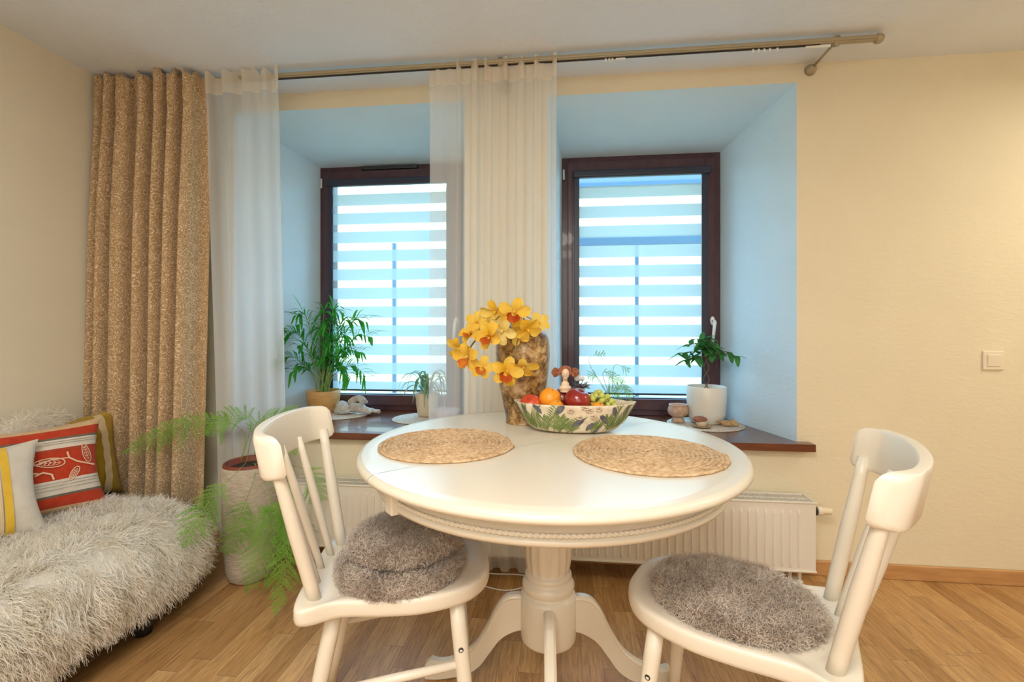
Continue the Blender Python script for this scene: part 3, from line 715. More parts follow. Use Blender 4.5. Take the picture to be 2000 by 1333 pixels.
# ------------------------------------------------------------------ placemats: coiled braid
def placemat(x, y, z, r, m, name, label, cat, group, coils=17, th=.008):
    V = []; F = []; n = int(coils*70); k = 8; rc = r/coils
    for i in range(n+1):
        a = i/n*coils*2*PI; rad = max(.0005, rc*(i/n*coils-.0))*1.0
        w = 1+.16*math.sin(a*max(4, rad/.010)*1.0)
        w = 1+.14*math.sin(rad*a/ .0045) if rad > .01 else 1
        for j in range(k):
            b = 2*PI*j/k; V.append(((rad+rc*.56*w*math.cos(b))*math.cos(a), (rad+rc*.56*w*math.cos(b))*math.sin(a), th/2+th/2*w*math.sin(b)))
    for i in range(n):
        for j in range(k): F.append((i*k+j, (i+1)*k+j, (i+1)*k+(j+1) % k, i*k+(j+1) % k))
    return tag(OB(name, V, np.array(F), m, loc=(x, y, z)), label, cat, group)
placemat(-.343, -.835, TT, .200, M['jute'], 'placemat', 'round braided jute placemat at the left of the table', 'placemat', 'jute placemats on the table')
placemat(.239, -.875, TT, .205, M['jute'], 'placemat', 'round braided jute placemat at the right of the table', 'placemat', 'jute placemats on the table')

# ------------------------------------------------------------------ vase
vp = [(.0, 0), (.060, 0), (.063, .006), (.066, .03), (.078, .09), (.092, .16), (.100, .22), (.102, .265), (.099, .305), (.086, .336), (.064, .352), (.050, .358), (.046, .372), (.050, .380), (.044, .380), (.040, .360), (.035, .34), (0, .33)]
vp = [tuple(p) for p in spline(vp, 3)]; vp = [(max(0, r_), z_) for r_, z_ in vp]
tag(LA('vase', vp, M['vase'], loc=(-.143, -.475, TT), n=72), 'tall mottled gold and brown ceramic vase on the table', 'vase')
def vcol(v): return v

# ------------------------------------------------------------------ orchid spray
FLW = [(-.158, -.650, 1.157, 0, 1), (-.227, -.600, 1.160, 1, 0), (-.241, -.660, 1.078, 0, 1), (-.312, -.620, 1.083, 2, 1), (-.196, -.645, 1.094, 1, 0), (-.118, -.630, 1.098, 1, 0), (-.079, -.575, 1.118, 2, 0), (-.353, -.600, 1.033, 1, 0), (-.319, -.630, 1.001, 0, 1), (-.270, -.630, .968, 2, 1), (-.183, -.650, .956, 0, 1), (-.127, -.630, .976, 1, 0), (-.298, -.580, 1.122, 2, 0), (-.150, -.600, 1.075, 2, 0)]
ob = E('orchid_spray', (-.143, -.475, TT)); tag(ob, 'spray of yellow orchids with red-brown lips in the gold vase', 'flowers')
O0 = Vector((-.143, -.475, TT))
stp = spline([(-.143, -.475, 1.09), (-.150, -.52, 1.16), (-.165, -.57, 1.185), (-.21, -.60, 1.15), (-.27, -.60, 1.09), (-.32, -.60, 1.03), (-.30, -.61, .98), (-.24, -.62, .955)], 10)-np.array(O0)
MB().tube(stp, .0028, 8).build('stem', M['orchid_stem'], ob, smooth=True)
stp2 = spline([(-.143, -.475, 1.09), (-.135, -.53, 1.14), (-.14, -.60, 1.10), (-.155, -.635, 1.03), (-.160, -.635, .96)], 8)-np.array(O0)
MB().tube(stp2, .0022, 8).build('stem', M['orchid_stem'], ob, smooth=True)
def petal(Lp, Wp, cup, curlv, n=12, k=9):
    V = []; F = []; wob = random.uniform(-1, 1)
    for i in range(n+1):
        u = i/n; w = Wp*(math.sqrt(max(0, 1-((u-.56)/.44)**2)) if u > .56 else .22+.78*math.sin(u/.56*PI/2)**1.2)
        w = max(w, .0004)
        for j in range(k):
            s_ = -1+2*j/(k-1); V.append((s_*w+.10*wob*Lp*u*u, -cup*Lp*(u-.75*u*u)*1.3 - curlv*(s_*s_)*w*.55 + .0012*math.sin(u*11+s_*5+wob*3)*u, u*Lp))
    for i in range(n):
        for j in range(k-1): F.append((i*k+j, i*k+j+1, (i+1)*k+j+1, (i+1)*k+j))
    return V, F
def flower(pos, yaw, pitch, roll, scale, lipon, pale, i):
    T0 = Matrix.Translation(Vector(pos)-O0) @ Matrix.Rotation(yaw, 4, 'Z') @ Matrix.Rotation(pitch, 4, 'X') @ Matrix.Rotation(roll, 4, 'Y') @ Matrix.Scale(scale, 4)
    b = MB()
    for k, (ang, Lp, Wp) in enumerate(((0, .046, .0155), (70, .048, .0165), (-70, .048, .0165), (142, .043, .015), (-142, .043, .015))):
        V, F = petal(Lp, Wp, .15+.75*random.random(), random.uniform(.1, .9))
        T = T0 @ Matrix.Rotation(R(ang+random.uniform(-8, 8)), 4, 'Y'); b.add([tuple(T @ Vector(v)) for v in V], F)
    V, F = tube([(0, .002, .0), (0, -.010, .004), (0, -.017, .001)], [.004, .0048, .003], 8); b.add([tuple(T0 @ Vector(v)) for v in V], F)
    f = b.build('flower', M['petal_pale' if pale else 'petal'], ob, smooth=True)
    if lipon:
        V = []; F = []; n_, k_ = 8, 11
        for a in range(n_+1):
            u = a/n_
            for j in range(k_):
                th = -PI*.62+2*PI*.62*j/(k_-1); rr = .007+.012*u**1.3+.0016*math.sin(j*2.4)*u
                V.append((rr*math.sin(th), -.006-.020*u, -.004-rr*math.cos(th)*.9-.006*u*u))
        for a in range(n_):
            for j in range(k_-1): F.append((a*k_+j, a*k_+j+1, (a+1)*k_+j+1, (a+1)*k_+j))
        OB('lip', [tuple(T0 @ Vector(v)) for v in V], F, M['lip'], f)
for i, (x, y, z, kind, lipon) in enumerate(FLW):
    random.seed(i*13+5)
    dx = (x+.20)*2.2; yaw = -dx*0+R(random.uniform(-25, 25)) + (R(-20) if x < -.28 else R(15) if x > -.12 else 0)
    pit = R({0: random.uniform(-5, 14), 1: random.uniform(20, 45), 2: random.uniform(-35, -5)}[kind])
    sc = {0: 1.0, 1: .95, 2: .80}[kind]
    flower((x, y, z), yaw, pit, R(random.uniform(-30, 30)), sc*1.20, lipon, kind == 1 and i % 2 == 0, i)
    # each flower's own stalk
    k = int(np.argmin([(np.linalg.norm(np.array((x, y, z))-np.array(O0)-p)) for p in stp])); p = stp[k]; d = Vector((x, y, z))-O0
    MB().tube([tuple(p), tuple((Vector(p)+d)/2+Vector((0, .012, .004))), tuple(d+Vector((0, .004, 0)))], .0016, 6).build('stalk', M['orchid_stem'], ob, smooth=True)

# ------------------------------------------------------------------ fruit bowl
BX, BY = .044, -.60
def bowl_pt(u, v, off=0):   # u angle, v 0 base .. 1 rim
    rx = .112+.086*(v**.48); ry = .056+.034*(v**.48); z = .004+.096*v**1.12
    if v < .02: rx *= .97; ry *= .97
    p = math.copysign(abs(math.cos(u))**.9, math.cos(u)), math.copysign(abs(math.sin(u))**.9, math.sin(u))
    ext = .010*max(0, abs(math.cos(u))-.93)/.07*v**3
    return Vector(((rx+off+ext)*p[0], (ry+off)*p[1], z+ext*.4))
bw = E('fruit_bowl', (BX, BY, TT)); tag(bw, 'oval ceramic bowl painted with green sprigs and slate petals', 'bowl')
V = []; F = []; n = 90; kk = 14
rings = [[bowl_pt(2*PI*j/n, i/kk) for j in range(n)] for i in range(kk+1)]+[[bowl_pt(2*PI*j/n, 1-i/kk*.97, -.006)+Vector((0, 0, .004*(i == 0)*0+.006*(i/kk))) for j in range(n)] for i in range(kk+1)]
for rg in rings: V += [tuple(p) for p in rg]
for i in range(len(rings)-1):
    for j in range(n): F.append((i*n+j, i*n+(j+1) % n, (i+1)*n+(j+1) % n, (i+1)*n+j))
V.append((0, 0, .002)); V.append((0, 0, .012))
b0 = len(V)-2
for j in range(n): F.append((j, b0, (j+1) % n)); F.append(((len(rings)-1)*n+j, (len(rings)-1)*n+(j+1) % n, b0+1))
OB('bowl_body', V, F, M['bowl'], bw)
def on_bowl(pts, w, off=.0012):
    """ribbon over the outside of the bowl; pts (u, v)"""
    V = []; F = []; k = len(pts)
    for i, (u, v) in enumerate(pts):
        a = pts[max(i-1, 0)]; b = pts[min(i+1, k-1)]; du, dv = (b[0]-a[0])*.19, (b[1]-a[1])*.11; l = math.hypot(du, dv)+1e-9
        ww = w[i] if hasattr(w, '__len__') else w; nu, nv = -dv/l*ww/.19, du/l*ww/.11
        for s_ in (-1, 0, 1): V.append(tuple(bowl_pt(u+s_*nu, min(1, max(0, v+s_*nv)), off+(.0010 if s_ == 0 else 0))))
    for i in range(k-1):
        for j in range(2): F.append((i*3+j, i*3+j+1, (i+1)*3+j+1, (i+1)*3+j))
    return V, F
SPR = []
for (u0, v0, u1, v1) in ((-2.75, .12, -2.55, .9), (-2.60, .05, -2.45, .6), (-2.45, .05, -2.2, .85), (-2.30, .02, -1.98, .5), (-2.05, .05, -1.80, .95), (-1.85, .05, -2.15, .55), (-1.95, .02, -1.72, .45), (-1.75, .02, -1.45, .5), (-1.62, .02, -1.78, .6), (-.95, .10, -.72, .92), (-.80, .05, -.95, .6), (-1.25, .04, -1.05, .45), (-.70, .08, -.50, .7), (-.55, .15, -.38, .95), (-3.0, .3, -2.9, .9), (-.2, .3, -.05, .9), (.9, .1, 1.2, .9), (1.9, .1, 2.2, .9)):
    K = 12; pts = [(u0+(u1-u0)*i/K+.03*math.sin(i*.5), v0+(v1-v0)*i/K) for i in range(K+1)]
    g = MB(); SPR.append(g); g.add(*on_bowl(pts, .0016))
    for i in range(2, K+1):
        for s_ in (-1, 1):
            u, v = pts[i]; ll = .15*(1-.45*i/K); g.add(*on_bowl([(u, v), (u+s_*ll*.55, v+.10), (u+s_*ll, v+.16)], [.0008, .0024, .0006]))
for g in SPR: g.build('painted_sprig', M['paint_green'], bw, smooth=True)
for u, v, s_ in ((-2.62, .80, -.5), (-2.22, .86, -.8), (-1.78, .86, .7), (-1.30, .30, .6), (-1.05, .55, -1.0), (-.86, .80, -.6), (-.50, .82, .6), (-1.12, .12, .2), (-1.52, .42, .9), (-2.95, .75, .3), (-.15, .6, .4), (1.4, .7, .5)):
    MB().add(*on_bowl([(u-.10*s_, v-.15), (u-.05*s_, v-.06), (u, v+.02), (u+.07*s_, v+.11), (u+.10*s_, v+.14)], [.001, .0085, .0105, .007, .001], .0016)).build('painted_petal', M['paint_slate'], bw, smooth=True)
for u, v in ((-1.62, .84), (-1.50, .62), (-1.36, .86), (-1.28, .66), (-1.44, .95), (-1.20, .90)):
    g = MB()
    for k in range(5):
        a = k*1.257; p = bowl_pt(u+.035*math.cos(a), min(.97, v+.055*math.sin(a)), .002); V, F = lathe([(0, -.002), (.0055, -.001), (.0045, .002), (0, .003)], 8); g.add([(x+p.x, y+p.y, z+p.z) for x, y, z in V], F)
    g.build('raised_rosette', M['paint_cream'], bw, smooth=True)

# ------------------------------------------------------------------ fruit
def apple(x, y, z, r, m, label, name='apple', stem=True, tilt=(0, 0), sq=.93):
    prof = []
    for i in range(25):
        a = PI*i/24; rr = math.sin(a); zz_ = -math.cos(a)*sq; prof.append((r*rr*(1-.05*zz_*-1), r*(zz_-(.26*math.exp(-(rr/.28)**2) if zz_ > 0 else -.12*math.exp(-(rr/.22)**2)))))
    e = E(name, (x, y, z)); tag(e, label, name); e.rotation_euler = (tilt[0], tilt[1], .4)
    LA('body', prof, m, e, n=36)
    if stem: MB().tube([(0, 0, r*.62), (.001, 0, r*.8), (.004, 0, r*1.02)], .0013, 6).build('stalk', M['stem'], e, smooth=True)
    return e
def orangef(x, y, z, r, label):
    e = E('orange', (x, y, z)); tag(e, label, 'orange', 'oranges in the bowl'); e.rotation_euler = (R(25), R(15), 0)
    LA('peel', [(r*math.sin(PI*i/24), -r*math.cos(PI*i/24)*.96-(.03*r*math.exp(-(math.sin(PI*i/24)/.15)**2)*(1 if i > 12 else 0))) for i in range(25)], M['orange'], e, n=36)
    LA('navel', [(0, 0), (.0035, 0), (.003, .0015), (0, .002)], M['paint_green'], e, (0, 0, r*.925), n=8)
apple(-.106, -.600, .835, .039, M['nectarine'], 'red nectarine at the left end of the bowl', 'nectarine', True, (R(20), R(-30)))
orangef(-.038, -.585, .856, .040, 'large whole orange between the nectarine and the apples')
orangef(-.018, -.634, .832, .030, 'small orange peeking over the front rim, below the large orange')
apple(.004, -.545, .850, .042, M['apple_dark'], 'dark wine-red apple at the back of the bowl, under the bust figurine', 'apple', True, (0, 0))
apple(.056, -.612, .857, .0445, M['apple'], 'big glossy red apple in the middle of the bowl', 'apple', True, (R(18), R(12)))
orangef(.124, -.634, .828, .028, 'small orange under the grapes')
gb = E('grape_bunch', (.15, -.59, .86)); tag(gb, 'bunch of pale green grapes at the right end of the bowl', 'grapes')
random.seed(3); gp = []
tries = 0
while len(gp) < 34 and tries < 9000:
    tries += 1; p = Vector((random.uniform(-.045, .060), random.uniform(-.038, .038), random.uniform(-.04, .026)))
    if p.z > .026-.65*max(0, p.x+.01)-6*p.y*p.y: continue
    if all((p-g_).length > .0155 for g_ in gp): gp.append(p)
g0 = None
for i, p in enumerate(gp):
    if g0 is None: g0 = LA('grape', [(.0095*math.sin(PI*k/12), -.0108*math.cos(PI*k/12)) for k in range(13)], M['grape'], gb, n=18); o = g0
    else: o = g0.copy(); COL.objects.link(o); o.parent = gb
    o.location = p; o.rotation_euler = (random.uniform(-1, 1), random.uniform(-1, 1), 0)
b = MB(); b.tube(spline([(-.03, 0, -.01), (0, 0, .0), (.04, .0, -.02)], 6), .0018, 6)
b.build('stem', M['palm_stem'], gb, smooth=True)
# ------------------------------------------------------------------ daybed with shaggy throw
bd = E('daybed', (-1.83, -1.45, 0)); tag(bd, 'low dark daybed along the left wall under a shaggy throw', 'bed')
MB().box(-.34, .35, -1.1, 1.02, .07, .20).build('bed_base', M['dark_base'], bd, bevel=.01)
MB().box(-.35, .34, -1.12, 1.06, .20, .36).build('mattress', M['dark_base'], bd, bevel=.04, seg=4)
for x in (-.28, .33):
    for y in (-.95, .76): MB().tube([(x, y, 0), (x, y, .08)], [.026, .036], 18).build('leg', M['black'], bd, smooth=True)
# throw: lofted cross-sections draped over the bed, rounded at the far end
V = []; F = []; prof = [(-.345, .385), (-.2, .395), (.0, .398), (.18, .392), (.30, .375), (.365, .335), (.385, .27), (.375, .20), (.36, .15)]
prof = spline(prof, 4); kq = len(prof); ys = list(np.linspace(-1.16, .86, 40))+[.93, .99, 1.03, 1.06, 1.085, 1.10]
for yi, y in enumerate(ys):
    e = max(0, (y-.86)/.24); sh = math.sqrt(max(0.02, 1-e**2.6))
    for i, (x, z) in enumerate(prof):
        X = -.345+(x+.345)*(.62+.38*sh) if e > 0 else x
        zz_ = z if e == 0 else .16+(z-.16)*max(.0, (1-e**3))
        X += .012*math.sin(y*9+z*8)*(1 if x > .2 else .3); zz_ += .008*math.sin(y*7+x*9)+.006*math.sin(y*15)
        V.append((X, y, zz_))
for j in range(len(ys)-1):
    for i in range(kq-1): F.append((j*kq+i, j*kq+i+1, (j+1)*kq+i+1, (j+1)*kq+i))
V = np.array(V)
# normals should point up/outwards
p, nn = sample(V, F, 105000, lambda c_: np.where(c_[:, 1] > .0, 1.0, .25)*np.where(c_[:, 0] > .15, 1.35, 1.0))
if nn[:, 2].mean() < 0: nn = -nn
down = np.zeros_like(p); side = np.clip((p[:, 0]-.2)/.15, 0, 1); down[:, 2] = -1.6*side; down[:, 0] = .55; down[:, 1] = -.30
clump = rng.normal(size=(400, 3))*.45; cc = p[rng.choice(len(p), 400)]
ci = np.array([np.argmin(((cc-q_)**2).sum(1)) for q_ in p]); lean = clump[ci]*.9+down
tip = nn+lean
lean *= (.55+.45*side)[:, None]; V2, F2 = strands(p, nn*(.42+.38*side)[:, None], (.040+.030*side)[:, None], .0030, 5, .7, .30, lean=lean, jitter=.20, wave=.004, freq=.9)
V2[:, 2] = np.maximum(V2[:, 2], .035)
o = OB('shaggy_throw', np.vstack([V, V2]), [tuple(f) for f in F]+[tuple(int(i)+len(V) for i in f) for f in F2], M['fur'], loc=(-1.80, -1.45, 0))
tag(o, 'cream long-haired shaggy throw draped over the daybed', 'throw')

# ------------------------------------------------------------------ pillows
def pillow_pt(u, v, w, h, th, side=1):      # u, v in -1..1
    k = (1-abs(u)**2.6)*(1-abs(v)**2.6); pin = 1-.12*(1-abs(u)**2)*(abs(v)**3); pin2 = 1-.12*(1-abs(v)**2)*(abs(u)**3)
    return Vector((u*w/2*pin2, side*-th*max(0, k)**.5, v*h/2*pin))
def pillow(name, w, h, th, mats, bandf, loc, rz, tilt, label, group='pillows on the daybed', parent=None, roll=0):
    n = 40; V = []; F = []; mi = []
    for side in (1, -1):
        b0 = len(V)
        for i in range(n+1):
            for j in range(n+1):
                u, v = -1+2*j/n, -1+2*i/n; V.append(tuple(pillow_pt(u, v, w, h, th, side)+Vector((0, side*.004*math.sin(u*7+v*3)*(1-u*u)*(1-v*v), 0))))
        for i in range(n):
            for j in range(n):
                f = (b0+i*(n+1)+j, b0+i*(n+1)+j+1, b0+(i+1)*(n+1)+j+1, b0+(i+1)*(n+1)+j); F.append(f if side == 1 else f[::-1]); mi.append(bandf(-1+2*(j+.5)/n, -1+2*(i+.5)/n))
    o = OB(name, V, F, [M[k] for k in mats]); o.data.polygons.foreach_set('material_index', mi)
    o.location = loc; o.rotation_euler = (tilt, roll, rz)
    tag(o, label, 'pillow', group); return o
def surf_ribbon(pts, w, h, th, wd, raised=.0012):
    V = []; F = []; k = len(pts)
    for i, (u, v) in enumerate(pts):
        a = pts[max(i-1, 0)]; b = pts[min(i+1, k-1)]; dx, dz = (b[0]-a[0])*w/2, (b[1]-a[1])*h/2; l = math.hypot(dx, dz)+1e-9
        for s_ in (-1, 1): V.append(tuple(pillow_pt(u-s_*dz/l*wd/2/(w/2), v+s_*dx/l*wd/2/(h/2), w, h, th)+Vector((0, -.0045-raised, 0))))
    for i in range(k-1): F.append((2*i, 2*i+1, 2*i+3, 2*i+2))
    return V, F
# pillow local: x width, -y face, z up.  face turned towards the room (+x)
w, h, th = .44, .38, .075
pm = pillow('pillow', w, h, th, ['mustard'], lambda u, v: 0, (-2.075, -.50, .545), R(79), R(-10), 'mustard yellow pillow with cream braid, behind the red one')
g = MB(); g.add(*surf_ribbon([(.62+.008*math.sin(i*.9), -.97+1.94*i/40) for i in range(41)], w, h, th, .034)); g.add(*surf_ribbon([(-.42+.008*math.sin(i*.9), -.97+1.94*i/40) for i in range(41)], w, h, th, .034)); g.build('braid_trim', M['cream_trim'], pm, smooth=True)
w, h, th = .46, .36, .07
def bandr(u, v):
    f = (1-v)/2
    for a, k in ((.085, 1), (.175, 0), (.19, 3), (.29, 2), (.63, 0), (.77, 2), (.80, 3), (.92, 0), (2, 1)):
        if f < a: return k
pr = pillow('pillow', w, h, th, ['red_cloth', 'tan_cloth', 'linen', 'grey_cloth'], bandr, (-1.975, -.70, .560), R(63), R(-16), 'red and white striped pillow with embroidered leaves')
g = MB()
def leafy(u, v, ang, s_):
    ca, sa = math.cos(ang), math.sin(ang)
    def X(a, b): return (u+(a*ca-b*sa)*s_*2/w, v+(a*sa+b*ca)*s_*2/h)
    pts = []
    for i in range(25):
        t_ = i/24*2*PI; a = .5-.5*math.cos(t_); pts.append(X(a, .23*math.sin(t_)*(1-.35*a)))
    g.add(*surf_ribbon(pts, w, h, th, .0035)); pts2 = [X(.12+.76*(p_), 0) for p_ in (0, .25, .5, .75, 1)]; g.add(*surf_ribbon(pts2, w, h, th, .0015))
    pts3 = []
    for i in range(17):
        t_ = i/16*2*PI; a = .5-.34*math.cos(t_); pts3.append(X(a, .13*math.sin(t_)*(1-.3*a)))
    g.add(*surf_ribbon(pts3, w, h, th, .0016))
    for a in (.3, .45, .6, .75):
        for q_ in (-1, 1): g.add(*surf_ribbon([X(a, 0), X(a+.10, q_*.08)], w, h, th, .0025))
leafy(.42, .09, R(172), .085); leafy(.78, .02, R(105), .075); leafy(.60, -.05, R(235), .055); leafy(-.35, .08, R(172), .085); leafy(-.05, .03, R(105), .075); leafy(-.2, -.05, R(235), .055)
for du in (0, -.78):
    g.add(*surf_ribbon([(.88+du, -.06), (.72+du, .0), (.58+du, .07), (.48+du, .17), (.46+du, .30)], w, h, th, .006))
    g.add(*surf_ribbon([(.05+du, .12), (.25+du, .18), (.48+du, .17)], w, h, th, .004))
    g.add(*surf_ribbon([(.05+du, -.10), (.15+du, -.05), (.25+du, -.12), (.27+du, -.23)], w, h, th, .006))
g.build('leaf_embroidery', M['embroidery'], pr, smooth=True)
g = MB()
for v in (.50, .55, .36, -.31, -.37, -.44): g.add(*surf_ribbon([(-.96+1.92*i/40, v) for i in range(41)], w, h, th, .0013))
g.build('thin_stripe', M['grey_cloth'], pr, smooth=True)
w, h, th = .42, .33, .07
pw = pillow('pillow', w, h, th, ['linen'], lambda u, v: 0, (-1.930, -.930, .545), R(66), R(-20), 'off-white linen pillow with yellow braid, in front of the red one')
g = MB(); g.add(*surf_ribbon([(.52, -.97+1.94*i/40) for i in range(41)], w, h, th, .022)); g.build('braid_trim', M['yellow_trim'], pw, smooth=True)
g = MB(); g.add(*surf_ribbon([(.40, -.97+1.94*i/40) for i in range(41)], w, h, th, .022)); g.build('lace_trim', M['cream_trim'], pw, smooth=True)
# furry cushion behind
V, F = lathe([(0, -1), (.5, -.9), (.85, -.5), (1, 0), (.85, .5), (.5, .9), (0, 1)], 30, .05, .17); V = [(x, y, z*.12) for x, y, z in V]
p, nn = sample(V, F, 5000); V2, F2 = strands(p, nn, .035, .0025, 4, .7, .5, jitter=.5)
o = OB('pillow', np.vstack([np.array(V), V2]), [tuple(f) for f in F]+[tuple(int(i)+len(V) for i in f) for f in F2], M['fur'], loc=(-2.10, -.56, .64))
tag(o, 'white long-haired fluffy pillow against the wall, behind the mustard one', 'pillow', 'pillows on the daybed')

# ------------------------------------------------------------------ plants
def ferns(name, base, frs, m, label, potfn, seedv=1, dens=1.0, wid=.075, nl=.011):
    rs = np.random.default_rng(seedv); e = E(name, base); tag(e, label, 'plant'); B0 = np.array(base); potfn(e)
    for fr, start in frs:
        sp_ = spline(fr, 14)-B0; MB().tube(sp_, [.0016*(1-.6*i/len(sp_)) for i in range(len(sp_))], 6).build('stem', M['palm_stem'], e, smooth=True)
        V = []; F = []; L_ = len(sp_); i0 = int(L_*start)
        ds = np.r_[0, np.cumsum(np.linalg.norm(np.diff(sp_, axis=0), axis=1))]; tot = ds[-1]-ds[i0]
        nb = int(tot/.0075*dens)
        for b in range(nb):
            s_ = ds[i0]+tot*(b+.5)/nb; k = min(L_-2, int(np.searchsorted(ds, s_))-1); k = max(k, 0); f = (s_-ds[k])/(ds[k+1]-ds[k]+1e-9)
            p0 = sp_[k]+(sp_[k+1]-sp_[k])*f; tn = sp_[k+1]-sp_[k]; tn /= np.linalg.norm(tn)+1e-9
            sd = np.cross(tn, np.array([.35, -.75, .45])); sd /= np.linalg.norm(sd)+1e-9; sd *= (1 if b % 2 else -1)
            q_ = (b+.5)/nb; ln = wid*(math.sin(PI*min(1, q_*.85+.18))**.8)*(.75+.5*rs.random())
            d = sd*.85+tn*.55+rs.normal(size=3)*.13; d /= np.linalg.norm(d)
            nn_ = np.cross(d, tn); nn_ /= np.linalg.norm(nn_)+1e-9; ns = max(5, int(ln/.0036))
            for a in range(ns):
                u = (a+.5)/ns; pp = p0+d*ln*u+np.array([0, 0, -.25*ln*u*u]); 
                for s2 in (-1, 1):
                    sd2 = np.cross(d, nn_)*s2*.8+d*.65+rs.normal(size=3)*.2; sd2 /= np.linalg.norm(sd2); l2 = nl*(1-.55*u)*(.7+.6*rs.random())
                    wv_ = np.cross(sd2, nn_)*.0010; i_ = len(V)
                    V += [pp-wv_, pp+wv_, pp+sd2*l2+wv_*.3, pp+sd2*l2-wv_*.3]; F.append((i_, i_+1, i_+2, i_+3))
            wv_ = nn_*.0004; i_ = len(V); V += [p0-wv_, p0+wv_, p0+d*ln+wv_-np.array([0, 0, .25*ln]), p0+d*ln-wv_-np.array([0, 0, .25*ln])]; F.append((i_, i_+1, i_+2, i_+3))
        OB('frond', np.array(V), np.array(F), m, e, smooth=False)
    return e
F1 = [(-1.438, -.27, .496), (-1.418, -.27, .624), (-1.490, -.33, .699), (-1.689, -.38, .665), (-1.880, -.42, .563)]
F2_ = [(-1.413, -.27, .497), (-1.357, -.28, .674), (-1.272, -.26, .706), (-1.162, -.20, .725)]
F3 = [(-1.438, -.27, .496), (-1.367, -.30, .696), (-1.433, -.34, .718), (-1.521, -.38, .647)]
F4 = [(-1.389, -.27, .498), (-1.294, -.30, .675), (-1.179, -.33, .644), (-1.118, -.36, .565)]
F5 = [(-1.376, -.27, .498), (-1.223, -.42, .494), (-1.169, -.45, .339), (-1.200, -.50, .176), (-1.243, -.50, .051)]
F6 = [(-1.352, -.27, .499), (-1.178, -.42, .495), (-1.098, -.45, .321), (-1.071, -.50, .183), (-1.057, -.60, .035)]
F7 = [(-1.413, -.27, .497), (-1.310, -.46, .520), (-1.330, -.58, .450), (-1.375, -.66, .300)]
F8 = [(-1.352, -.27, .499), (-1.170, -.38, .461), (-1.094, -.40, .279), (-1.037, -.45, .139)]
F9 = [(-1.364, -.27, .499), (-1.268, -.42, .471), (-1.307, -.45, .333), (-1.359, -.45, .173)]
F10 = [(-1.339, -.27, .500), (-1.132, -.25, .466), (-1.072, -.25, .319)]
F11 = [(-1.352, -.27, .499), (-1.211, -.42, .505), (-1.135, -.45, .382), (-1.235, -.45, .315), (-1.303, -.45, .228)]
F12 = [(-1.352, -.27, .499), (-1.178, -.35, .495), (-1.116, -.40, .342), (-1.155, -.42, .180), (-1.202, -.45, .046)]
def floor_pot(e):
    LA('pot', [(0, 0), (.072, 0), (.088, .012), (.098, .05), (.104, .12), (.108, .25), (.112, .40), (.115, .498), (.113, .503), (.106, .503), (.104, .47), (0, .46)], M['floor_pot'], e, n=56)
    o = LA('nursery_pot', [(0, .47), (.103, .47), (.106, .512), (.100, .516), (.096, .508), (.094, .485), (0, .482)], M['terracotta'], e, n=48); o['label'] = 'terracotta inner pot rim'
    LA('soil', [(0, .486), (.093, .486), (.09, .489), (0, .490)], M['soil'], e, n=24)
ferns('asparagus_fern', (-1.375, -.29, 0), [(F1, .42), (F2_, .25), (F3, .35), (F4, .3), (F5, .42), (F6, .40), (F7, .5), (F8, .4), (F9, .52), (F10, .45), (F11, .45), (F12, .4)], M['leaf_fern'], 'feathery asparagus fern in a tall ribbed floor pot', floor_pot, 3)
G1 = [(.267, .35, .726), (.191, .33, .847), (.143, .30, .841)]; G2 = [(.267, .35, .726), (.226, .32, .868), (.316, .30, .824), (.372, .28, .710)]
G3 = [(.262, .35, .725), (.151, .35, .929), (.240, .35, .969)]; G4 = [(.276, .35, .726), (.289, .35, .902), (.366, .35, .875)]; G5 = [(.267, .35, .726), (.257, .30, .851), (.292, .26, .788), (.316, .24, .711)]
def sill_pot(e):
    LA('pot', [(0, 0), (.045, 0), (.055, .02), (.062, .115), (.060, .118), (.056, .115), (.054, .10), (0, .10)], M['cream_pot'], e, n=36)
    LA('soil', [(0, .1), (.053, .1), (0, .104)], M['soil'], e, n=20)
G6 = [(.275, .35, .715), (.32, .31, .80), (.385, .27, .74)]; G7 = [(.27, .35, .72), (.25, .27, .80), (.30, .23, .745)]
ferns('asparagus_fern', (.27, .35, ZS), [(G1, .45), (G2, .35), (G3, .75), (G4, .75), (G5, .35), (G6, .3), (G7, .3)], M['leaf_fern'], 'small asparagus fern on the sill behind the grapes', sill_pot, 5, 1.0, .04, .008)

def blade(base, pts, w, m_=None, n=3, fold=.25):
    """strap leaf along pts"""
    sp_ = spline(pts, 5); V = []; F = []; k = len(sp_)
    for i in range(k):
        t_ = i/(k-1); tn = sp_[min(i+1, k-1)]-sp_[max(i-1, 0)]; tn = tn/(np.linalg.norm(tn)+1e-9)
        sd = np.cross(tn, (0, 0, 1.)); 
        if np.linalg.norm(sd) < .15: sd = np.array([1, 0, 0.])
        sd /= np.linalg.norm(sd); up = np.cross(sd, tn); ww = w*(math.sin(PI*(t_*.93+.05))**.6)
        V += [sp_[i]-sd*ww, sp_[i]-up*ww*fold, sp_[i]+sd*ww]
    for i in range(k-1):
        for j in range(2): F.append((i*3+j, i*3+j+1, (i+1)*3+j+1, (i+1)*3+j))
    return V, F
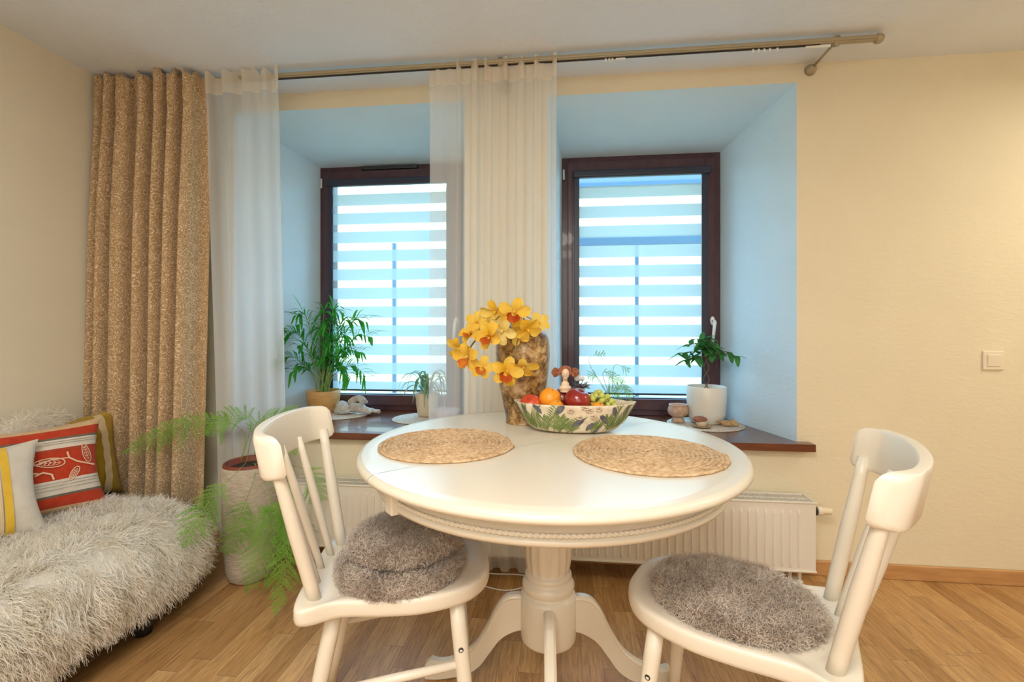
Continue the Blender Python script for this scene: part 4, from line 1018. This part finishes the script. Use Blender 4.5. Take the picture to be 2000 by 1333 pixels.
# parlour palm
e = E('parlour_palm', (-1.428, .43, ZS)); tag(e, 'green parlour palm in a wooden-look pot at the left of the sill', 'plant')
LA('pot', [(0, 0), (.060, 0), (.074, .008), (.088, .045), (.096, .10), (.098, .140), (.096, .142), (.091, .140), (.088, .12), (0, .12)], M['bamboo'], e, n=48)
LA('soil', [(0, .12), (.088, .12), (.086, .124), (0, .126)], M['soil'], e, n=24)
rs = random.Random(11); tips = [(-1.627, .929), (-1.605, 1.067), (-1.513, 1.175), (-1.416, 1.199), (-1.256, 1.144), (-1.061, 1.053), (-1.146, .962), (-1.114, .81), (-1.193, .815), (-1.225, .961), (-1.546, .852), (-1.352, 1.205), (-1.130, 1.143), (-1.45, 1.10), (-1.38, 1.13), (-1.33, 1.02), (-1.50, 1.0), (-1.28, 1.06), (-1.42, 1.0), (-1.36, .92), (-1.30, .88), (-1.47, .90)]
for i, (tx, tz) in enumerate(tips):
    tx = tx+1.428; tx *= .9 if tx < 0 else 1.0; tz -= ZS; ty = rs.uniform(-.10, .04) if tx > -.04 else rs.uniform(-.19, -.12); a = rs.uniform(0, 6.28); r0 = rs.uniform(.01, .035)
    p0 = np.array((r0*math.cos(a), r0*math.sin(a), .12)); hi = max(tz*.80, .28)
    p1 = np.array((tx*.22, ty*.3, hi*.62+.06)); p2 = np.array((tx*.60, ty*.7, max(hi, tz*.98)+.01)); p3 = np.array((tx*.88, ty, tz+.005))
    sp_ = spline([p0, p1, p2, p3], 8); st = MB().tube(sp_, [.0030*(1-.7*k/len(sp_)) for k in range(len(sp_))], 6)
    fr = st.build('stem', M['palm_stem'], e, smooth=True); lf = MB(); n_ = len(sp_)
    for k in range(int(n_*.42), n_, 1):
        tn = sp_[min(k+1, n_-1)]-sp_[k-1]; tn /= np.linalg.norm(tn)
        for s_ in (-1, 1):
            sd = np.cross(tn, (0.1, -.6, .7)); sd /= np.linalg.norm(sd)+1e-9; ln = rs.uniform(.06, .13)*(.75 if k < n_*.7 else 1.0)
            if rs.random() < .22: continue
            d = tn*.72+sd*s_*.70+np.array((rs.uniform(-.2, .2), rs.uniform(-.3, .1), rs.uniform(.0, .25))); d /= np.linalg.norm(d); q0 = sp_[k]
            lf.add(*blade(None, [q0, q0+d*ln*.5+np.array((0, 0, .010)), q0+d*ln+np.array((0, 0, -.030*rs.random()))], rs.uniform(.0048, .0080)))
    lf.V = [(max(x, -.247+.272*(min(y, .10)+.43)), min(y, .10), z) for x, y, z in lf.V]
    lf.build('palm_leaf', M['leaf_palm'], e, smooth=True)
# spider plant
e = E('spider_plant', (-.775, .40, ZS+.006)); tag(e, 'small variegated spider plant in a cream pot on the left sill', 'plant')
LA('pot', [(0, 0), (.048, 0), (.054, .006), (.062, .06), (.068, .13), (.066, .134), (.061, .13), (.058, .115), (0, .115)], M['cream_pot'], e, n=40)
LA('soil', [(0, .115), (.058, .115), (0, .12)], M['soil'], e, n=20)
rs = random.Random(4)
for i in range(30):
    a = i*2.4+rs.uniform(-.3, .3); ln = rs.uniform(.11, .20); h_ = rs.uniform(.05, .13); dn = rs.uniform(-.09, .05); c_, s_ = math.cos(a), math.sin(a)
    lf = MB().add(*blade(None, [(.006*c_, .006*s_, .12), (.35*ln*c_, .35*ln*s_, .12+h_), (.75*ln*c_, .75*ln*s_*.8, .12+h_*1.0), (ln*c_, ln*s_*.8, .12+h_*.5+dn)], .0080))
    lf.build('strap_leaf', M['leaf_spider'], e, smooth=True)
# ficus
e = E('ficus_plant', (.778, .37, ZS+.006)); tag(e, 'small ficus with a twisted stem in a round white pot', 'plant')
LA('pot', [(0, 0), (.070, 0), (.082, .006), (.094, .05), (.100, .12), (.101, .193), (.099, .196), (.095, .194), (.094, .17), (0, .17)], M['white_pot'], e, n=52)
LA('soil', [(0, .17), (.094, .17), (0, .175)], M['soil'], e, n=24)
for ph in (0, PI):
    pts = [(.015*math.cos(ph+i*.75)*(1-.03*i), .012*math.sin(ph+i*.75), .17+i*.016) for i in range(12)]; MB().tube(spline(pts, 4), .0028, 7).build('twisted_stem', M['stem'], e, smooth=True)
rs = random.Random(9); br = [(-.15, -.02, .37), (-.10, .0, .42), (-.06, -.05, .45), (.0, -.04, .44), (.05, .0, .40), (.11, -.02, .38), (.14, -.05, .36), (-.12, -.05, .34), (.02, .04, .46), (-.03, .03, .42)]
for bx, by, bz in br:
    sp_ = spline([(0, 0, .34), (bx*.4, by*.5, .34+(bz-.34)*.7+.02), (bx, by, bz)], 6); MB().tube(sp_, .0014, 6).build('branch', M['stem'], e, smooth=True)
    lf = MB()
    for k in range(4, len(sp_), 2):
        for s_ in (-1, 1):
            q0 = sp_[k]; d = np.array((s_*rs.uniform(.2, 1)+bx*3, rs.uniform(-.8, .3), rs.uniform(-.7, .3))); d /= np.linalg.norm(d); ln = rs.uniform(.045, .070)
            lf.add(*blade(None, [q0, q0+d*.007, q0+d*ln*.5, q0+d*ln+np.array((0, 0, -.008))], .014, fold=.15))
    lf.build('leaf', M['leaf_ficus'], e, smooth=True)

# ------------------------------------------------------------------ sill things
placemat(-1.31, .40, ZS, .165, M['jute_pale'], 'sill_mat', 'pale round mat under the palm and cherub', 'mat', 'pale mats on the window sills', 14, .005)
placemat(-.785, .335, ZS, .165, M['jute_pale'], 'sill_mat', 'pale round mat under the spider plant', 'mat', 'pale mats on the window sills', 14, .005)
placemat(.76, .345, ZS, .190, M['jute_pale'], 'sill_mat', 'pale round mat under the white ficus pot', 'mat', 'pale mats on the window sills', 16, .005)
# sleeping cherub, head towards the palm pot
e = E('cherub_figurine', (-1.20, .405, ZS+.006)); tag(e, 'grey stone cherub figurine lying asleep beside the palm pot', 'figurine')
blob('body', [(-.098, -.01, .036, .034, .030, .030), (-.112, -.03, .022, .020, .018, .014), (-.055, 0, .030, .026, .028, .022), (-.02, 0, .038, .036, .032, .030), (.018, 0, .036, .034, .032, .030), (.048, -.012, .026, .034, .022, .022), (.076, -.02, .016, .020, .014, .014), (.075, .01, .020, .030, .016, .016), (.105, .010, .016, .022, .012, .012), (.125, .012, .014, .012, .010, .014), (-.06, -.032, .016, .030, .012, .012), (-.088, -.040, .012, .020, .011, .010), (-.05, .03, .02, .03, .014, .014)], M['cherub'], e, .0035)
hb = []
for i in range(40):
    a = i*2.4; ph = (i+.5)/40*PI*.62; hb.append((-.100+.033*math.sin(ph)*math.cos(a), -.002+.030*math.sin(ph)*math.sin(a)+.006, .038+.031*math.cos(ph), .0085, .0085, .0085))
blob('curly_hair', hb, M['cherub'], e, .003)
for s_ in (-1, 1):
    wg = []
    for i in range(9):
        t_ = i/8; wg.append((-.035+.075*t_, s_*(.012+.012*t_), .072+.034*math.sin(t_*2.6)-.02*t_, .022*(1-.4*t_), .005, .020*(1-.35*t_)))
    blob('wing', wg, M['cherub'], e, .003)
# textured glass candle bowl seen through the voile
e = E('glass_candle_bowl', (-.60, .17, ZS)); tag(e, 'frosted textured glass bowl with a white stick, on the sill behind the voile', 'bowl')
V, F = lathe([(0, 0), (.040, 0), (.050, .02), (.058, .05), (.062, .085), (.058, .088), (.052, .05), (.04, .02), (0, .015)], 48)
V = [(x*(1+.06*math.sin(6*math.atan2(y, x)+z*60)), y*(1+.06*math.sin(6*math.atan2(y, x)+z*60)), z+.004*math.sin(9*math.atan2(y, x))*(z > .04)) for x, y, z in V]
OB('bowl', V, F, M['crystal'], e); MB().tube(spline([(-.0, 0, .02), (-.01, 0, .10), (-.022, 0, .20)], 5), .0018, 6).build('stick', M['white_plastic'], e, smooth=True)
# little clay jug
e = E('clay_oil_burner', (.630, .368, ZS+.006)); tag(e, 'small pink clay goblet jar on the mat beside the ficus', 'jar')
LA('cup', [(0, .026), (.030, .028), (.048, .040), (.054, .060), (.050, .080), (.046, .088), (.049, .094), (.046, .096), (.041, .090), (.040, .07), (0, .06)], M['clay_jug'], e, n=40)
LA('foot', [(0, 0), (.034, 0), (.036, .008), (.026, .018), (.028, .027), (0, .028)], M['clay_jug'], e, n=40)
# cork mushroom / candle on saucer
e = E('wooden_trinket_dish', (.715, .240, ZS+.006)); tag(e, 'round wooden dish with a bark slice standing in front of the ficus pot', 'dish')
LA('dish', [(0, 0), (.030, 0), (.046, .005), (.048, .008), (.044, .008), (.03, .004), (0, .004)], M['cork'], e, n=36)
LA('candle', [(0, .004), (.026, .004), (.027, .03), (.025, .032), (0, .030)], M['cream_pot'], e, n=30)
T = Matrix.Rotation(R(35), 4, 'X'); V, F = lathe([(0, 0), (.036, 0), (.038, .004), (.030, .009), (.010, .007), (0, .007)], 32, 1, .55); OB('bark_slice', [tuple(T @ Vector(v)+Vector((-.012, -.006, .040))) for v in V], F, M['hair_clay'], e)
e = blob('ginger_root', [(0, 0, .014, .022, .014, .014), (.028, .004, .016, .018, .013, .014), (.050, -.002, .014, .016, .012, .013), (.014, -.008, .018, .010, .012, .016), (-.024, .006, .022, .026, .010, .006), (.040, .008, .026, .010, .010, .012)], M['ginger'], None, .003, (.845, .275, ZS+.006)); tag(e, 'knobbly tan dried root on the mat at the right of the ficus', 'root')
# bust figurine with coiled braids
e = E('woman_bust_figurine', (.014, -.572, .794)); e.scale = (.66, .66, .66); tag(e, 'small ceramic bust of a woman with coiled auburn braids, set among the fruit', 'figurine')
LA('pedestal', [(0, .128), (.026, .128), (.028, .134), (.022, .140), (0, .142)], M['skin_clay'], e, n=30)
blob('bust', [(0, 0, .150, .034, .022, .018), (0, 0, .170, .022, .016, .018), (0, .0, .190, .0125, .012, .022), (.002, -.004, .228, .022, .024, .030), (.002, -.016, .206, .011, .012, .012), (.002, -.028, .226, .004, .005, .008), (0, .0, .20, .014, .014, .02)], M['skin_clay'], e, .003)
hs = [(.0, .008, .240, .029, .026, .026)]
for i in range(16):
    a = -.3+i*.25; hs.append((.030*math.cos(a*1.0), -.006, .236+.026*math.sin(a), .009, .012, .009))
blob('hair_cap', hs, M['hair_clay'], e, .003)
for s_ in (-1, 1):
    b = MB(); pts = [(s_*.050+.019*(1-i/60)*math.cos(i*.35)+0, -.008+.004*math.sin(i), .232+.023*(1-i/60)*math.sin(i*.35)) for i in range(50)]
    b.tube(pts, [.0062+.0015*math.sin(i*1.6) for i in range(50)], 8).build('braid_coil', M['hair_clay'], e, smooth=True)
b = MB()
for k in range(-1, 2, 2): b.tube([(k*.008-.0025, -.0275, .232), (k*.008+.0025, -.0275, .232)], .0011, 5)
b.tube([(-.004, -.0285, .213), (.004, -.0285, .213)], .0012, 5); b.build('painted_features', M['hair_clay'], e, smooth=True)
# white pompom with dark sprigs next to the bust
e = E('dried_posy', (.064, -.545, .800)); e.scale = (.62, .62, .62); tag(e, 'white puffball and dark dried sprigs tucked in the bowl beside the bust', 'dried flowers')
MB().tube([(0, 0, 0), (0, 0, .17)], [.014, .010], 10).build('stalk', M['stem'], e, smooth=True)
blob('white_puff', [(0, 0, .205, .026, .022, .019), (-.014, -.004, .200, .016, .016, .016), (.016, .002, .200, .016, .016, .015)], M['white_cloth'], e, .003)
b = MB(); rs = random.Random(2)
for i in range(40):
    p0 = (rs.uniform(-.012, .012), 0, .15); d = Vector((rs.uniform(-.5, 1), rs.uniform(-.6, .2), rs.uniform(-.1, .55))).normalized()*rs.uniform(.03, .06)
    b.tube([p0, (p0[0]+d.x, p0[1]+d.y, p0[2]+d.z)], [.0016, .0024], 5)
b.build('dark_sprig', M['paint_slate'], e, smooth=True)
